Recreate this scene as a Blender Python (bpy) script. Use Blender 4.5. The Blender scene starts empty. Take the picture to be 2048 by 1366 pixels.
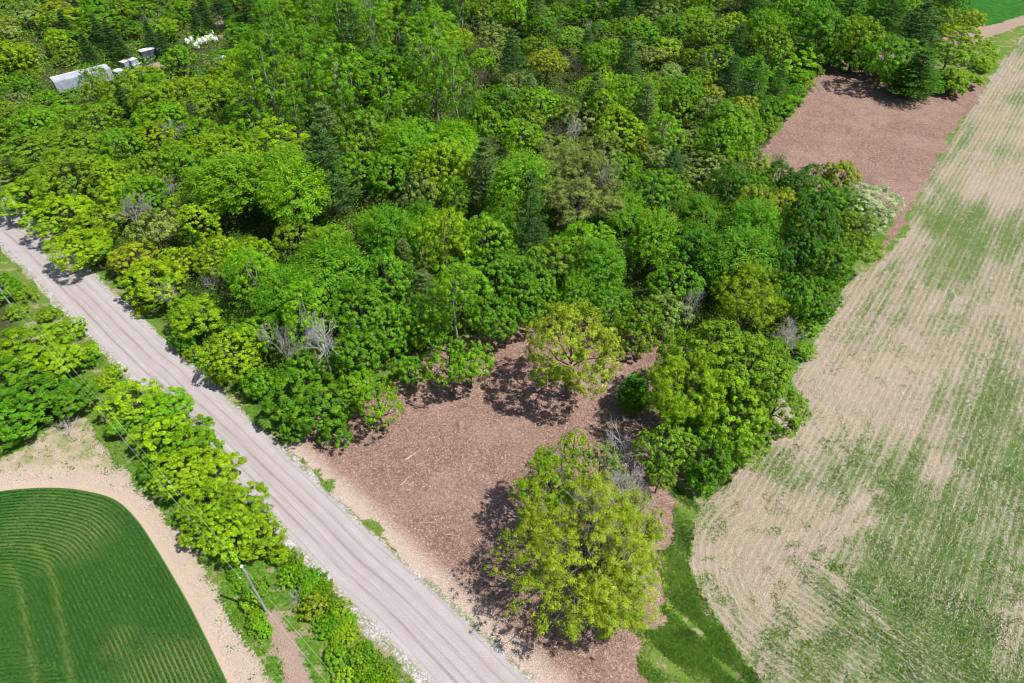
import bpy, math, random
import numpy as np
from mathutils import Vector

# ------------------------------------------------------------------ camera, world, sun, exposure
SC = bpy.context.scene
COL = SC.collection
H_CAM = 65.0
PITCH = math.radians(43.7)
F_PX = 1365.0                      # focal length in pixels of the 2048 px wide photograph

cam_d = bpy.data.cameras.new('camera')
cam = bpy.data.objects.new('camera', cam_d)
COL.objects.link(cam)
cam.location = (0, 0, H_CAM)
cam.rotation_euler = (math.pi/2 - PITCH, 0, 0)
cam_d.sensor_width = 36.0
cam_d.lens = 24.0
cam_d.clip_start = 0.5
cam_d.clip_end = 8000
SC.camera = cam

SUN_EL = math.radians(60.0)
SUN_H = Vector((0.955, -0.297))
SUN_DIR = Vector((SUN_H.x*math.cos(SUN_EL), SUN_H.y*math.cos(SUN_EL), math.sin(SUN_EL)))
w = bpy.data.worlds.new('World'); SC.world = w; w.use_nodes = True
nt = w.node_tree; nt.nodes.clear()
sky = nt.nodes.new('ShaderNodeTexSky'); sky.sky_type = 'NISHITA'; sky.sun_disc = False
sky.sun_elevation = SUN_EL; sky.sun_rotation = math.atan2(SUN_H.x, SUN_H.y)
bg = nt.nodes.new('ShaderNodeBackground'); bg.inputs[1].default_value = 0.095
wo = nt.nodes.new('ShaderNodeOutputWorld')
nt.links.new(sky.outputs[0], bg.inputs[0]); nt.links.new(bg.outputs[0], wo.inputs[0])
sd_ = bpy.data.lights.new('sun', 'SUN'); sd_.energy = 5.0; sd_.angle = math.radians(0.53); sd_.color = (1.0, 0.955, 0.9)
sun = bpy.data.objects.new('sun', sd_); COL.objects.link(sun)
sun.rotation_euler = SUN_DIR.to_track_quat('Z', 'Y').to_euler(); sun.location = (60, -20, 120)
SC.view_settings.view_transform = 'Standard'
SC.view_settings.look = 'None'
SC.view_settings.exposure = 0.36
SC.view_settings.gamma = 1.0
SC.cycles.filter_width = 1.1

# ------------------------------------------------------------------ geometry of the photograph
def G(px, py, z=0.0):
    """point of the place at height z that photo pixel (px,py) looks at"""
    a = (px-1024)/F_PX; b = -(py-683)/F_PX
    dy = math.cos(PITCH)+b*math.sin(PITCH); dz = -math.sin(PITCH)+b*math.cos(PITCH)
    t = (H_CAM-z)/-dz
    return np.array([a*t, dy*t])
def P(x, y, z):
    d = np.array([x, y, z-H_CAM])
    fw = np.array([0, math.cos(PITCH), -math.sin(PITCH)]); up = np.array([0, math.sin(PITCH), math.cos(PITCH)])
    k = d@fw
    return 1024+F_PX*d[0]/k, 683-F_PX*(d@up)/k
def poly(pts, z=0.0): return np.array([G(x, y, z) for x, y in pts])
def smooth(pts, n=8):
    """Catmull-Rom through an open polyline"""
    p = np.asarray(pts, float); p = np.vstack([2*p[0]-p[1], p, 2*p[-1]-p[-2]]); out = []
    for i in range(1, len(p)-2):
        for t in np.linspace(0, 1, n, endpoint=False):
            a, b, c, d = p[i-1], p[i], p[i+1], p[i+2]
            out.append(0.5*((2*b)+(-a+c)*t+(2*a-5*b+4*c-d)*t*t+(-a+3*b-3*c+d)*t**3))
    out.append(p[-2]); return np.array(out)

_lat = {}
def vnoise(x, y, scale, seed):
    if seed not in _lat: _lat[seed] = np.random.RandomState(seed).rand(257, 257)
    L = _lat[seed]; x = np.asarray(x)/scale+500.3; y = np.asarray(y)/scale+500.7
    xi = np.floor(x).astype(int); yi = np.floor(y).astype(int); fx = x-xi; fy = y-yi
    fx = fx*fx*(3-2*fx); fy = fy*fy*(3-2*fy); xi %= 256; yi %= 256
    return (L[xi, yi]*(1-fx)*(1-fy)+L[xi+1, yi]*fx*(1-fy)+L[xi, yi+1]*(1-fx)*fy+L[xi+1, yi+1]*fx*fy)
def fnoise(x, y, scale, seed, o=3):
    s = 0; a = 1; t = 0
    for k in range(o): s = s+a*vnoise(x, y, scale/2**k, seed+k*17); t += a; a *= .5
    return s/t

def sdist(X, Y, pl):
    """signed distance to closed polygon, positive inside"""
    X = X.ravel(); Y = Y.ravel(); d2 = np.full(X.shape, 1e12); ins = np.zeros(X.shape, bool)
    n = len(pl)
    for i in range(n):
        ax, ay = pl[i]; bx, by = pl[(i+1) % n]
        ex, ey = bx-ax, by-ay; L = ex*ex+ey*ey
        if L < 1e-9: continue
        t = np.clip(((X-ax)*ex+(Y-ay)*ey)/L, 0, 1)
        d2 = np.minimum(d2, (X-ax-t*ex)**2+(Y-ay-t*ey)**2)
        c = ((ay > Y) != (by > Y))
        xx = ax+(Y-ay)*ex/(ey if abs(ey) > 1e-9 else 1e-9)
        ins ^= c & (X < xx)
    return np.where(ins, 1, -1)*np.sqrt(d2)

# ------------------------------------------------------------------ zones of the ground
R_N = np.array([0.74374573, -0.66846263]); R_P = np.array([0.66846263, 0.74374573])
R_0 = G(0, 495); R_W = 7.18
def road_uv(x, y):
    dx = x-R_0[0]; dy = y-R_0[1]
    return dx*R_P[0]+dy*R_P[1], dx*R_N[0]+dy*R_N[1]
Z_MULCH = poly([(592, 872), (640, 830), (700, 800), (780, 760), (870, 700), (960, 665), (1040, 640), (1130, 625), (1240, 650),
                (1320, 690), (1310, 770), (1330, 860), (1380, 905), (1352, 985), (1345, 1060), (1325, 1110), (1330, 1190), (1322, 1240),
                (1265, 1285), (1300, 1366), (1330, 1480), (1230, 1560), (560, 870)])
Z_MULCH2 = poly([(1505, 330), (1560, 262), (1645, 140), (1700, 100), (1850, 120), (1975, 178), (1935, 225), (1900, 265), (1880, 310), (1856, 350),
                 (1835, 395), (1812, 440), (1790, 480), (1770, 520), (1745, 545), (1755, 500), (1782, 450), (1785, 415), (1700, 390), (1600, 370), (1520, 360)])
Z_STUB = poly([(2085, 22), (1985, 150), (1915, 255), (1860, 345), (1835, 400), (1812, 470), (1760, 520), (1700, 560), (1655, 640), (1612, 720),
               (1570, 800), (1530, 880), (1480, 945), (1400, 1010), (1375, 1080), (1395, 1160), (1440, 1240), (1490, 1310), (1540, 1390), (1600, 1500),
               (2300, 1600), (2900, 1300), (2900, 300), (2500, -120), (2200, -120)])
crop_arc = smooth(poly([(-420, 1180), (-220, 1080), (-90, 1010), (0, 984), (70, 976), (130, 976), (190, 986), (236, 1003), (275, 1040), (312, 1095), (348, 1155),
                        (382, 1215), (412, 1275), (436, 1325), (458, 1372), (500, 1480), (540, 1600)]), 6)
Z_CROP = np.vstack([crop_arc, poly([(-700, 1700), (-900, 1300)])])
Z_MARG = np.vstack([smooth(poly([(-400, 1060), (-160, 960), (0, 915), (85, 868), (150, 842), (178, 842), (200, 876), (262, 960), (350, 1045), (390, 1095),
                                 (430, 1185), (470, 1260), (520, 1330), (545, 1380), (610, 1520), (640, 1640)]), 4), poly([(-700, 1750), (-900, 1300)])])
Z_BARE = poly([(530, 1225), (556, 1222), (592, 1280), (630, 1366), (690, 1450), (680, 1520), (600, 1450), (552, 1330)])
Z_FAR = poly([(1885, -160), (1903, -10), (1915, 40), (1985, 62), (2060, 25), (2200, -60), (2400, -160)])
Z_TAN = poly([(1886, 78), (1900, 62), (1985, 50), (2060, 28), (2100, 20), (2100, 32), (2040, 52), (1985, 72), (1930, 96), (1895, 92)])
Z_TRACK = poly([(395, -20), (440, 30), (455, 62), (470, 75), (445, 80), (425, 50), (370, 0)])
Z_YARD = poly([(245, 150), (320, 122), (345, 120), (325, 142), (260, 160)])

xs = np.arange(-172, 178, 0.35); ys = np.arange(14, 246, 0.35)
XX, YY = np.meshgrid(xs, ys, indexing='ij')
NX, NY = XX.shape
def zone_fields(X, Y):
    u, v = road_uv(X, Y); n = lambda s, k: (fnoise(X, Y, s, k)-.5)
    f = {}
    f['u'] = u; f['v'] = v
    wl = np.clip((v-30)/70, 0, 1)
    f['road'] = np.minimum(u+0.25*wl+1.3*n(3, 11), R_W-u+n(2.5, 12)*1.3)
    f['mulch'] = np.maximum(sdist(X, Y, Z_MULCH), sdist(X, Y, Z_MULCH2)).reshape(X.shape)+2.6*n(3.2, 21)+1.6*n(1.0, 23)
    f['stub'] = sdist(X, Y, Z_STUB).reshape(X.shape)+1.5*n(3, 31)
    f['crop'] = sdist(X, Y, Z_CROP).reshape(X.shape)
    f['marg'] = sdist(X, Y, Z_MARG).reshape(X.shape)+2.4*n(3.5, 41)
    f['bare'] = np.maximum(sdist(X, Y, Z_BARE), np.maximum(sdist(X, Y, Z_TRACK), sdist(X, Y, Z_TAN))).reshape(X.shape)+1.6*n(2.5, 51)
    f['bare'] = np.maximum(f['bare'], sdist(X, Y, Z_YARD).reshape(X.shape)-1+3*n(6, 52))
    f['far'] = sdist(X, Y, Z_FAR).reshape(X.shape)
    return f
ZF = zone_fields(XX, YY)
bump = (fnoise(XX, YY, 14, 61)-.5)*0.5+(fnoise(XX, YY, 2.2, 71)-.5)*0.16
roadlike = np.clip(1-np.abs(ZF['u']-R_W/2)/(R_W/2+1.2), 0, 1)
flat = np.clip(np.maximum(np.maximum(roadlike*4, ZF['crop']), 0), 0, 1)
ZZ = bump*(1-flat*.9)+np.clip(roadlike*2, 0, 1)*0.12
CX0, CY0 = xs[0], ys[0]
def ground_z(x, y):
    i = int(np.clip(round((x-CX0)/0.35), 0, NX-1)); j = int(np.clip(round((y-CY0)/0.35), 0, NY-1))
    return float(ZZ[i, j])
def ground_zv(x, y):
    i = np.clip(np.round((x-CX0)/0.35).astype(int), 0, NX-1); j = np.clip(np.round((y-CY0)/0.35).astype(int), 0, NY-1)
    return ZZ[i, j], i, j

ROW_A = math.radians(52.3)
ROW_D = np.array([math.cos(ROW_A), math.sin(ROW_A)]); ROW_P = np.array([-ROW_D[1], ROW_D[0]])
HEAD_D = R_N; HEAD_P = R_P
HEAD_O = G(1560, 1070)                       # headland strip of the stubble field
def rows(X, Y):
    """0..1 headland weight, row coordinate"""
    a = (X-HEAD_O[0])*HEAD_P[0]+(Y-HEAD_O[1])*HEAD_P[1]
    wob = (fnoise(X, Y, 9, 81)-.5)*1.2
    rm = X*ROW_P[0]+Y*ROW_P[1]
    # the headland rows curl round the grassy corner
    c = G(1600, 1150); r = np.hypot(X-c[0], Y-c[1])
    along = (X-c[0])*HEAD_D[0]+(Y-c[1])*HEAD_D[1]
    hd = (a+wob < 0) & ~((r < 5.5) & (along < 0))
    rh = np.where(along < 0, r, -((X-c[0])*HEAD_P[0]+(Y-c[1])*HEAD_P[1]))
    return hd, rm, rh
HD, RM, RH = rows(XX, YY)
ROWC = np.where(HD, RH, RM)

# ------------------------------------------------------------------ small helpers
def tag(o, label=None, cat=None, group=None, kind=None):
    if label: o['label'] = label
    if cat: o['category'] = cat
    if group: o['group'] = group
    if kind: o['kind'] = kind
    return o
def empty(name, loc=(0, 0, 0), rz=0):
    o = bpy.data.objects.new(name, None); o.empty_display_size = 0.3; COL.objects.link(o)
    o.location = loc; o.rotation_euler = (0, 0, rz); return o
def mesh_from(name, V, Fq, mat, parent=None, smooth_=False, attrs=None):
    """V (n,3); Fq (m,k) faces of one size, or a list of lists"""
    me = bpy.data.meshes.new(name)
    if isinstance(Fq, list):
        me.from_pydata([tuple(v) for v in V], [], Fq)
    else:
        V = np.asarray(V, np.float32); Fq = np.asarray(Fq, np.int32); m, k = Fq.shape
        me.vertices.add(len(V)); me.vertices.foreach_set('co', V.ravel())
        me.loops.add(m*k); me.loops.foreach_set('vertex_index', Fq.ravel())
        me.polygons.add(m); me.polygons.foreach_set('loop_start', np.arange(m, dtype=np.int32)*k)
        me.polygons.foreach_set('loop_total', np.full(m, k, np.int32))
    if smooth_: me.polygons.foreach_set('use_smooth', np.ones(len(me.polygons), bool))
    me.update(calc_edges=True)
    for an, (dom, arr) in (attrs or {}).items():
        at = me.attributes.new(an, 'FLOAT', dom); at.data.foreach_set('value', np.asarray(arr, np.float32).ravel())
    me.materials.append(mat)
    o = bpy.data.objects.new(name, me); COL.objects.link(o)
    if parent: o.parent = parent
    return o

# ------------------------------------------------------------------ materials
def new_mat(name):
    m = bpy.data.materials.new(name); m.use_nodes = True; nt = m.node_tree; nt.nodes.clear()
    return m, nt
class NT:
    def __init__(s, nt): s.nt = nt
    def n(s, t, **kw):
        nd = s.nt.nodes.new('ShaderNode'+t)
        for k, v in kw.items(): setattr(nd, k, v)
        return nd
    def link(s, a, b): s.nt.links.new(a, b)
    def val(s, x, sock):
        if hasattr(x, 'is_output'): s.link(x, sock)
        elif x is not None: sock.default_value = x if not isinstance(x, tuple) or len(x) != 3 or sock.type != 'RGBA' else (*x, 1)
    def math(s, op, a, b=None, c=None, clamp=False):
        m = s.n('Math', operation=op, use_clamp=clamp)
        for i, x in enumerate((a, b, c)):
            if x is not None: s.val(x, m.inputs[i])
        return m.outputs[0]
    def mix(s, f, a, b, blend='MIX'):
        m = s.n('Mix', data_type='RGBA', blend_type=blend); s.val(f, m.inputs[0]); s.val(a, m.inputs[6]); s.val(b, m.inputs[7]); return m.outputs[2]
    def attr(s, name): return s.n('Attribute', attribute_name=name).outputs['Fac']
    def noise(s, vec, scale, detail=3, rough=.6, dist=0):
        m = s.n('TexNoise'); m.inputs['Scale'].default_value = scale; m.inputs['Detail'].default_value = detail
        m.inputs['Roughness'].default_value = rough; m.inputs['Distortion'].default_value = dist
        s.link(vec, m.inputs['Vector']); return m.outputs['Fac']
    def step(s, x, a, b):
        m = s.n('MapRange', interpolation_type='SMOOTHSTEP'); s.val(x, m.inputs[0]); m.inputs[1].default_value = a; m.inputs[2].default_value = b
        return m.outputs[0]
    def comb(s, x, y, z=0.0):
        m = s.n('CombineXYZ'); s.val(x, m.inputs[0]); s.val(y, m.inputs[1]); s.val(z, m.inputs[2]); return m.outputs[0]
    def out(s, shader):
        o = s.n('OutputMaterial'); s.link(shader, o.inputs[0])

def ground_material():
    m, t = new_mat('ground_mix'); g = NT(t)
    pos = g.n('NewGeometry').outputs['Position']
    u, v = g.attr('u'), g.attr('v')
    nf = g.noise(pos, 3.0, 4, .7); nf2 = g.noise(pos, 9.0, 3, .7); nm = g.noise(pos, .55, 4, .6); nl = g.noise(pos, .09, 3, .55)
    vo = g.n('TexVoronoi'); vo.inputs['Scale'].default_value = 8.0; g.link(pos, vo.inputs['Vector'])
    vcell = vo.outputs['Color']; vs = g.n('SeparateColor'); g.link(vcell, vs.inputs[0]); cr = vs.outputs[0]
    jit = g.math('MULTIPLY', g.math('SUBTRACT', g.math('ADD', g.math('MULTIPLY', nf, .6), g.math('MULTIPLY', nm, .6)), .6), 3.0)
    def zone(name, lo=-.25, hi=.25): return g.step(g.math('ADD', g.attr(name), jit), lo, hi)
    # forest floor and grass
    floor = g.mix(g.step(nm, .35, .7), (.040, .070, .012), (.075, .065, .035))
    grass = g.mix(g.step(nf, .3, .7), (.035, .10, .008), (.115, .23, .02))
    grass = g.mix(g.math('MULTIPLY', g.step(nl, .42, .62), .5), grass, g.mix(g.step(nf2, .3, .7), (.07, .12, .012), (.26, .27, .08)))
    grass = g.mix(g.math('MULTIPLY', g.step(nm, .52, .64), .7), grass, (.33, .26, .17))
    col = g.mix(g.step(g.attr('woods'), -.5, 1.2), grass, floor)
    # far green field
    col = g.mix(g.step(g.attr('far'), -.6, .6), col, g.mix(g.step(nm, .35, .65), (.018, .095, .008), (.03, .145, .012)))
    # tan field margin with sparse weeds
    tan = g.mix(g.step(nf2, .3, .7), (.31, .24, .18), (.50, .41, .33))
    mg = g.math('MULTIPLY', g.step(nm, .46, .62), g.step(g.attr('crop'), -6.5, -2.8)); mg = g.math('ADD', g.math('MULTIPLY', mg, -1.0), 1.0)
    weeds = g.mix(g.step(nf, .42, .60), (.15, .19, .04), tan)
    side = g.step(g.attr('crop'), -5.0, -1.5)
    tanw = g.mix(side, g.mix(g.step(nm, .42, .58), weeds, tan), tan)
    soil = g.mix(g.step(g.attr('crop'), -1.2, -.55), (0, 0, 0), (1, 1, 1))
    tanw = g.mix(g.math('MULTIPLY', g.step(g.attr('crop'), -.9, -.35), .5), tanw, (.47, .355, .26))
    bnd = g.math('MULTIPLY', g.math('MULTIPLY', g.step(nl, .40, .56), g.step(nf, .38, .62)), g.step(g.attr('crop'), -2.2, -4.0))
    tanw = g.mix(g.math('MULTIPLY', bnd, .75), tanw, (.22, .23, .09))
    col = g.mix(zone('marg'), col, tanw)
    # bare brown earth
    col = g.mix(zone('bare'), col, g.mix(g.step(nf2, .3, .7), (.22, .155, .115), (.38, .285, .22)))
    # mulch: shredded wood, pinkish brown, pale splinters
    mcol = g.mix(g.step(g.math('ADD', g.math('MULTIPLY', nf2, .6), g.math('MULTIPLY', nf, .4)), .34, .64), (.135, .080, .060), (.325, .215, .172))
    mcol = g.mix(g.math('MULTIPLY', g.step(cr, .86, .96), .6), mcol, (.55, .38, .28))
    mcol = g.mix(g.math('MULTIPLY', g.step(cr, .24, .08), .7), mcol, (.085, .045, .033))
    mcol = g.mix(g.math('MULTIPLY', g.step(nl, .42, .62), .35), mcol, (.33, .225, .185))
    ms = g.noise(pos, 1.1, 5, .75, 2.5)
    mcol = g.mix(g.math('MULTIPLY', g.step(ms, .52, .60), g.math('MULTIPLY', g.step(ms, .68, .60), .6)), mcol, (.10, .055, .040))
    mt = g.math('ABSOLUTE', g.math('SUBTRACT', g.noise(pos, .16, 2, .4), .5)); mcol = g.mix(g.math('MULTIPLY', g.step(mt, .012, .004), g.math('MULTIPLY', g.step(nf, .35, .6), .55)), mcol, (.12, .070, .055))
    mt2 = g.math('ABSOLUTE', g.math('SUBTRACT', g.noise(pos, .16, 2, .4), .53)); mcol = g.mix(g.math('MULTIPLY', g.step(mt2, .010, .003), g.math('MULTIPLY', g.step(nf, .35, .6), .45)), mcol, (.12, .070, .055))
    mcol = g.mix(g.math('MULTIPLY', g.step(nm, .55, .75), .35), mcol, (.20, .12, .095))
    edge = g.step(g.math('ADD', u, g.math('MULTIPLY', jit, .5)), R_W+3.2, R_W+.6)
    mcol = g.mix(g.math('MULTIPLY', edge, .75), mcol, g.mix(g.step(nf2, .35, .7), (.36, .27, .21), (.62, .53, .45)))
    # stubble field
    rp = g.math('SINE', g.math('MULTIPLY', g.math('ADD', g.attr('row'), g.math('MULTIPLY', nm, .35)), 2*math.pi/.76))
    scol = g.mix(g.step(nf2, .28, .72), (.175, .140, .098), (.40, .335, .245))
    scol = g.mix(g.math('MULTIPLY', g.step(nl, .45, .65), .3), scol, (.40, .32, .25))
    scol = g.mix(g.math('MULTIPLY', g.step(rp, .1, 1), g.math('MULTIPLY', g.step(nf, .40, .6), .4)), scol, (.50, .43, .33))
    gpat = g.math('ADD', g.attr('green'), g.math('MULTIPLY', g.math('SUBTRACT', nf, .5), 2.0))
    gpat = g.math('SUBTRACT', gpat, g.math('MULTIPLY', rp, .10))
    gcol = g.mix(g.step(nf2, .3, .7), (.035, .090, .012), (.11, .20, .030))
    scol = g.mix(g.math('MULTIPLY', g.step(gpat, .22, .85), .85), scol, gcol)
    col = g.mix(zone('stub'), col, scol)
    col = g.mix(zone('mulch'), col, mcol)
    # crop rows
    cr_ = g.math('SINE', g.math('MULTIPLY', g.math('ADD', g.attr('crop'), g.math('MULTIPLY', nf, .05)), 2*math.pi/.40))
    tall = g.mix(g.step(g.math('ADD', cr_, g.math('MULTIPLY', g.math('SUBTRACT', nf2, .5), 2.2)), -.5, .8), (.026, .072, .014), (.042, .130, .022))
    tall = g.mix(g.math('MULTIPLY', g.step(nl, .40, .62), .45), tall, (.055, .130, .015))
    thin = g.step(g.math('ADD', g.attr('thin'), g.math('MULTIPLY', g.math('SUBTRACT', nm, .5), .8)), .35, .9)
    tall = g.mix(g.math('MULTIPLY', thin, g.step(cr_, .35, -.5)), tall, (.14, .16, .05))
    tall = g.mix(g.math('MULTIPLY', g.attr('tram'), g.step(nf, .3, .6)), tall, (.13, .17, .04))
    col = g.mix(g.step(g.attr('crop'), -.06, .06), col, tall)
    # gravel road
    sv = g.comb(g.math('MULTIPLY', u, 1.6), g.math('MULTIPLY', v, .035)); st = g.noise(sv, 1.0, 4, .6, .3)
    sv2 = g.comb(g.math('MULTIPLY', u, 6.0), g.math('MULTIPLY', v, .10)); st2 = g.noise(sv2, 1.0, 3, .6, .2)
    rc = g.mix(g.step(nf2, .25, .75), (.30, .268, .262), (.44, .402, .402))
    rc = g.mix(g.math('MULTIPLY', g.step(nm, .38, .62), .45), rc, (.33, .29, .275))
    mid = g.math('SUBTRACT', 1.0, g.math('ABSOLUTE', g.math('DIVIDE', g.math('SUBTRACT', u, 3.7), 2.3)), clamp=True)
    rc = g.mix(g.math('MULTIPLY', g.math('MULTIPLY', g.step(st, .38, .58), g.step(mid, .0, .35)), .45), rc, (.30, .255, .240))
    wob = g.math('MULTIPLY', g.math('SUBTRACT', g.noise(g.comb(0.0, g.math('MULTIPLY', v, .045)), 1.0, 2), .5), 1.7)
    for c0, hw, kk in ((2.3, .13, .60), (3.1, .08, .35), (4.1, .14, .55), (5.3, .10, .35), (1.2, .06, .3), (6.4, .10, .3)):
        d = g.math('ABSOLUTE', g.math('SUBTRACT', g.math('ADD', u, wob), c0))
        line = g.math('MULTIPLY', g.step(d, hw*1.9, hw*.3), g.step(st2, .33, .58))
        rc = g.mix(g.math('MULTIPLY', line, kk), rc, (.185, .135, .115))
    rc = g.mix(g.math('MULTIPLY', g.step(st2, .58, .72), .35), rc, (.60, .57, .59))
    # loose stone shoulder with weeds
    sh = g.math('ADD', g.step(g.math('ADD', u, g.math('MULTIPLY', jit, .25)), 1.0, .55), g.step(g.math('ADD', u, g.math('MULTIPLY', jit, .25)), 6.55, 6.95), clamp=True)
    shc = g.mix(g.step(cr, .3, .8), (.27, .245, .225), (.52, .49, .49))
    wd = g.math('MULTIPLY', g.step(nm, .38, .52), g.step(nf, .38, .56))
    shc = g.mix(g.math('MULTIPLY', wd, .8), shc, (.17, .19, .06))
    rc = g.mix(sh, rc, shc)
    col = g.mix(g.step(g.math('ADD', g.attr('road'), g.math('MULTIPLY', jit, .35)), -.12, .12), col, rc)
    b = g.n('BsdfPrincipled'); g.link(col, b.inputs['Base Color']); b.inputs['Roughness'].default_value = .93; b.inputs['Specular IOR Level'].default_value = .15
    bm_ = g.n('Bump'); bm_.inputs['Strength'].default_value = .75; bm_.inputs['Distance'].default_value = .14
    hh = g.math('ADD', g.math('MULTIPLY', nf, .7), g.math('MULTIPLY', nf2, .5))
    hh = g.math('ADD', hh, g.math('MULTIPLY', g.math('MULTIPLY', cr_, g.step(g.attr('crop'), 0, .1)), .35))
    hh = g.math('MULTIPLY', hh, g.math('SUBTRACT', 1.0, g.math('MULTIPLY', g.step(g.attr('road'), 0, .8), .8)))
    g.link(hh, bm_.inputs['Height']); g.link(bm_.outputs[0], b.inputs['Normal'])
    g.out(b.outputs[0]); return m
M_GROUND = ground_material()

def leaf_material():
    m, t = new_mat('foliage'); g = NT(t)
    oc = g.n('ObjectInfo').outputs['Color']; ti = g.attr('tint')
    hs = g.n('HueSaturation'); g.link(oc, hs.inputs['Color'])
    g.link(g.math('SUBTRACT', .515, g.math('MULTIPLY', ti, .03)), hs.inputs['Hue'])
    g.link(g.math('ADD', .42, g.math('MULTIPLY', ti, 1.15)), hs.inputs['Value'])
    b = g.n('BsdfPrincipled'); g.link(hs.outputs[0], b.inputs['Base Color']); b.inputs['Roughness'].default_value = .55; b.inputs['Specular IOR Level'].default_value = .25
    tr = g.n('BsdfTranslucent'); g.link(g.mix(1.0, hs.outputs[0], (1.3, 1.15, .5), 'MULTIPLY'), tr.inputs[0])
    mx = g.n('MixShader'); mx.inputs[0].default_value = .36; g.link(b.outputs[0], mx.inputs[1]); g.link(tr.outputs[0], mx.inputs[2])
    g.out(mx.outputs[0]); return m
M_LEAF = leaf_material()
def simple_mat(name, c1, c2, scale=4, rough=.8, obj_color=False, metal=0, stretch=None):
    m, t = new_mat(name); g = NT(t)
    tc = g.n('TexCoord').outputs['Object']
    if stretch:
        mp = g.n('Mapping'); mp.inputs['Scale'].default_value = stretch; g.link(tc, mp.inputs[0]); tc = mp.outputs[0]
    n = g.noise(tc, scale, 4, .65)
    c = g.mix(g.step(n, .3, .7), c1, c2)
    if obj_color: c = g.mix(1.0, c, g.n('ObjectInfo').outputs['Color'], 'MULTIPLY')
    b = g.n('BsdfPrincipled'); g.link(c, b.inputs['Base Color']); b.inputs['Roughness'].default_value = rough; b.inputs['Metallic'].default_value = metal
    bp = g.n('Bump'); bp.inputs['Strength'].default_value = .4; bp.inputs['Distance'].default_value = .03; g.link(n, bp.inputs['Height']); g.link(bp.outputs[0], b.inputs['Normal'])
    g.out(b.outputs[0]); return m
M_BARK = simple_mat('bark', (.6, .6, .6), (1.1, 1.1, 1.1), 3, .9, True, stretch=(4, 4, .7))
M_STRAW = simple_mat('straw', (.38, .325, .25), (.60, .53, .43), .8, .8)
M_SPLINT = simple_mat('splinter_wood', (.42, .30, .21), (.70, .54, .40), .6, .8)

# ------------------------------------------------------------------ build the ground zones
def greenmap(X, Y):
    g0 = (fnoise(X, Y, 13, 91, 4)-.5)*1.1+.29+.09*np.clip((Y-70)/30, 0, 1)
    st = vnoise(X*ROW_P[0]+Y*ROW_P[1], (X*ROW_D[0]+Y*ROW_D[1])*.10, .9, 95)-.5
    def blob(px, py, rx, amt):
        c = G(px, py); return amt*np.exp(-((X-c[0])**2+(Y-c[1])**2)/rx**2)
    g0 = g0+st*.50
    for b in ((1920, 870, 9, .34), (1800, 1000, 7, .26), (1880, 1260, 8, .46), (1960, 1050, 11, .34), (1850, 1130, 7, .2), (1450, 900, 4, -.25), (1500, 1250, 6, -.22), (1650, 950, 5, -.15), (1600, 1200, 4, -.15), (1700, 1180, 4, .2), (1660, 1330, 4, .35), (1590, 960, 2.2, .35),
              (1980, 480, 14, .24), (1900, 420, 9, .2), (1960, 560, 8, .2), (1560, 1300, 4, .22), (2000, 300, 14, .12), (1810, 640, 2.5, .3),
              (1650, 1060, 5, -.4), (1500, 1120, 4, -.35), (1500, 1000, 4, -.3), (1750, 1010, 3, -.3), (1750, 700, 9, -.12), (1880, 940, 1.6, -.5), (1880, 650, 8, -.1), (1720, 800, 5, -.12)):
        g0 = g0+blob(*b)
    return g0
GREEN = greenmap(XX, YY)
def polyline_d(pts):
    pl = smooth(poly(pts), 5); d = np.full(XX.shape, 1e9)
    for a, b in zip(pl[:-1], pl[1:]):
        e = b-a; L = e@e; t = np.clip(((XX-a[0])*e[0]+(YY-a[1])*e[1])/L, 0, 1)
        d = np.minimum(d, np.hypot(XX-a[0]-t*e[0], YY-a[1]-t*e[1]))
    return d
for tr_ in ([(1380, 1105), (1480, 1090), (1580, 1075), (1660, 1045), (1760, 980)], [(1420, 1130), (1540, 1115), (1640, 1085), (1740, 1040)], [(1600, 1105), (1680, 1165), (1740, 1222), (1790, 1275)], [(1820, 400), (1800, 470), (1740, 560), (1680, 640)]):
    GREEN = GREEN-.5*np.exp(-(polyline_d(tr_)/.38)**2)
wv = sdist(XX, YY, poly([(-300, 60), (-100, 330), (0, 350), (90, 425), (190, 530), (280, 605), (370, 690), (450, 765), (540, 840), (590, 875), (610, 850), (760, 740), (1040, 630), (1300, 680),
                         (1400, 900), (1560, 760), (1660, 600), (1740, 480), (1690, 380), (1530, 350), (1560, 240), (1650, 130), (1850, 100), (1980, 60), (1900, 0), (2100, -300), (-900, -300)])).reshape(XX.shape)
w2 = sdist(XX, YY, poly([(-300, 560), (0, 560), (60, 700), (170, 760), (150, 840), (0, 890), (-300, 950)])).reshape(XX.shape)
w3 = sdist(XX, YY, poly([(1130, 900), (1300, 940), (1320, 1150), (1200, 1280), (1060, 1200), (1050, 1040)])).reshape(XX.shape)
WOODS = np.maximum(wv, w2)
def blobf(px, py, r): c = G(px, py); return np.exp(-((XX-c[0])**2+(YY-c[1])**2)/r**2)
THIN = np.clip(blobf(150, 1060, 5.5)+blobf(60, 1040, 4)+1.3*blobf(340, 1366, 4.5)+.6*blobf(230, 1280, 3), 0, 1)
TRAM = np.minimum(polyline_d([(70, 1090), (92, 1120), (112, 1180), (125, 1260), (138, 1330), (150, 1420)]), polyline_d([(18, 1130), (38, 1170), (52, 1240), (62, 1310), (72, 1366), (76, 1430)]))
TRAM = np.clip(1.3-TRAM/.32, 0, 1)*(ZF['crop'] > 0)
cx = (XX[:-1, :-1]+XX[1:, 1:])/2
def cav(a): return (a[:-1, :-1]+a[1:, 1:]+a[1:, :-1]+a[:-1, 1:])/4
zc = np.zeros((NX-1, NY-1), int)                       # 0 forest ground
zc[cav(ZF['far']) > 0] = 6
zc[cav(ZF['marg']) > 0] = 3
zc[cav(ZF['stub']) > 0] = 2
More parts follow.
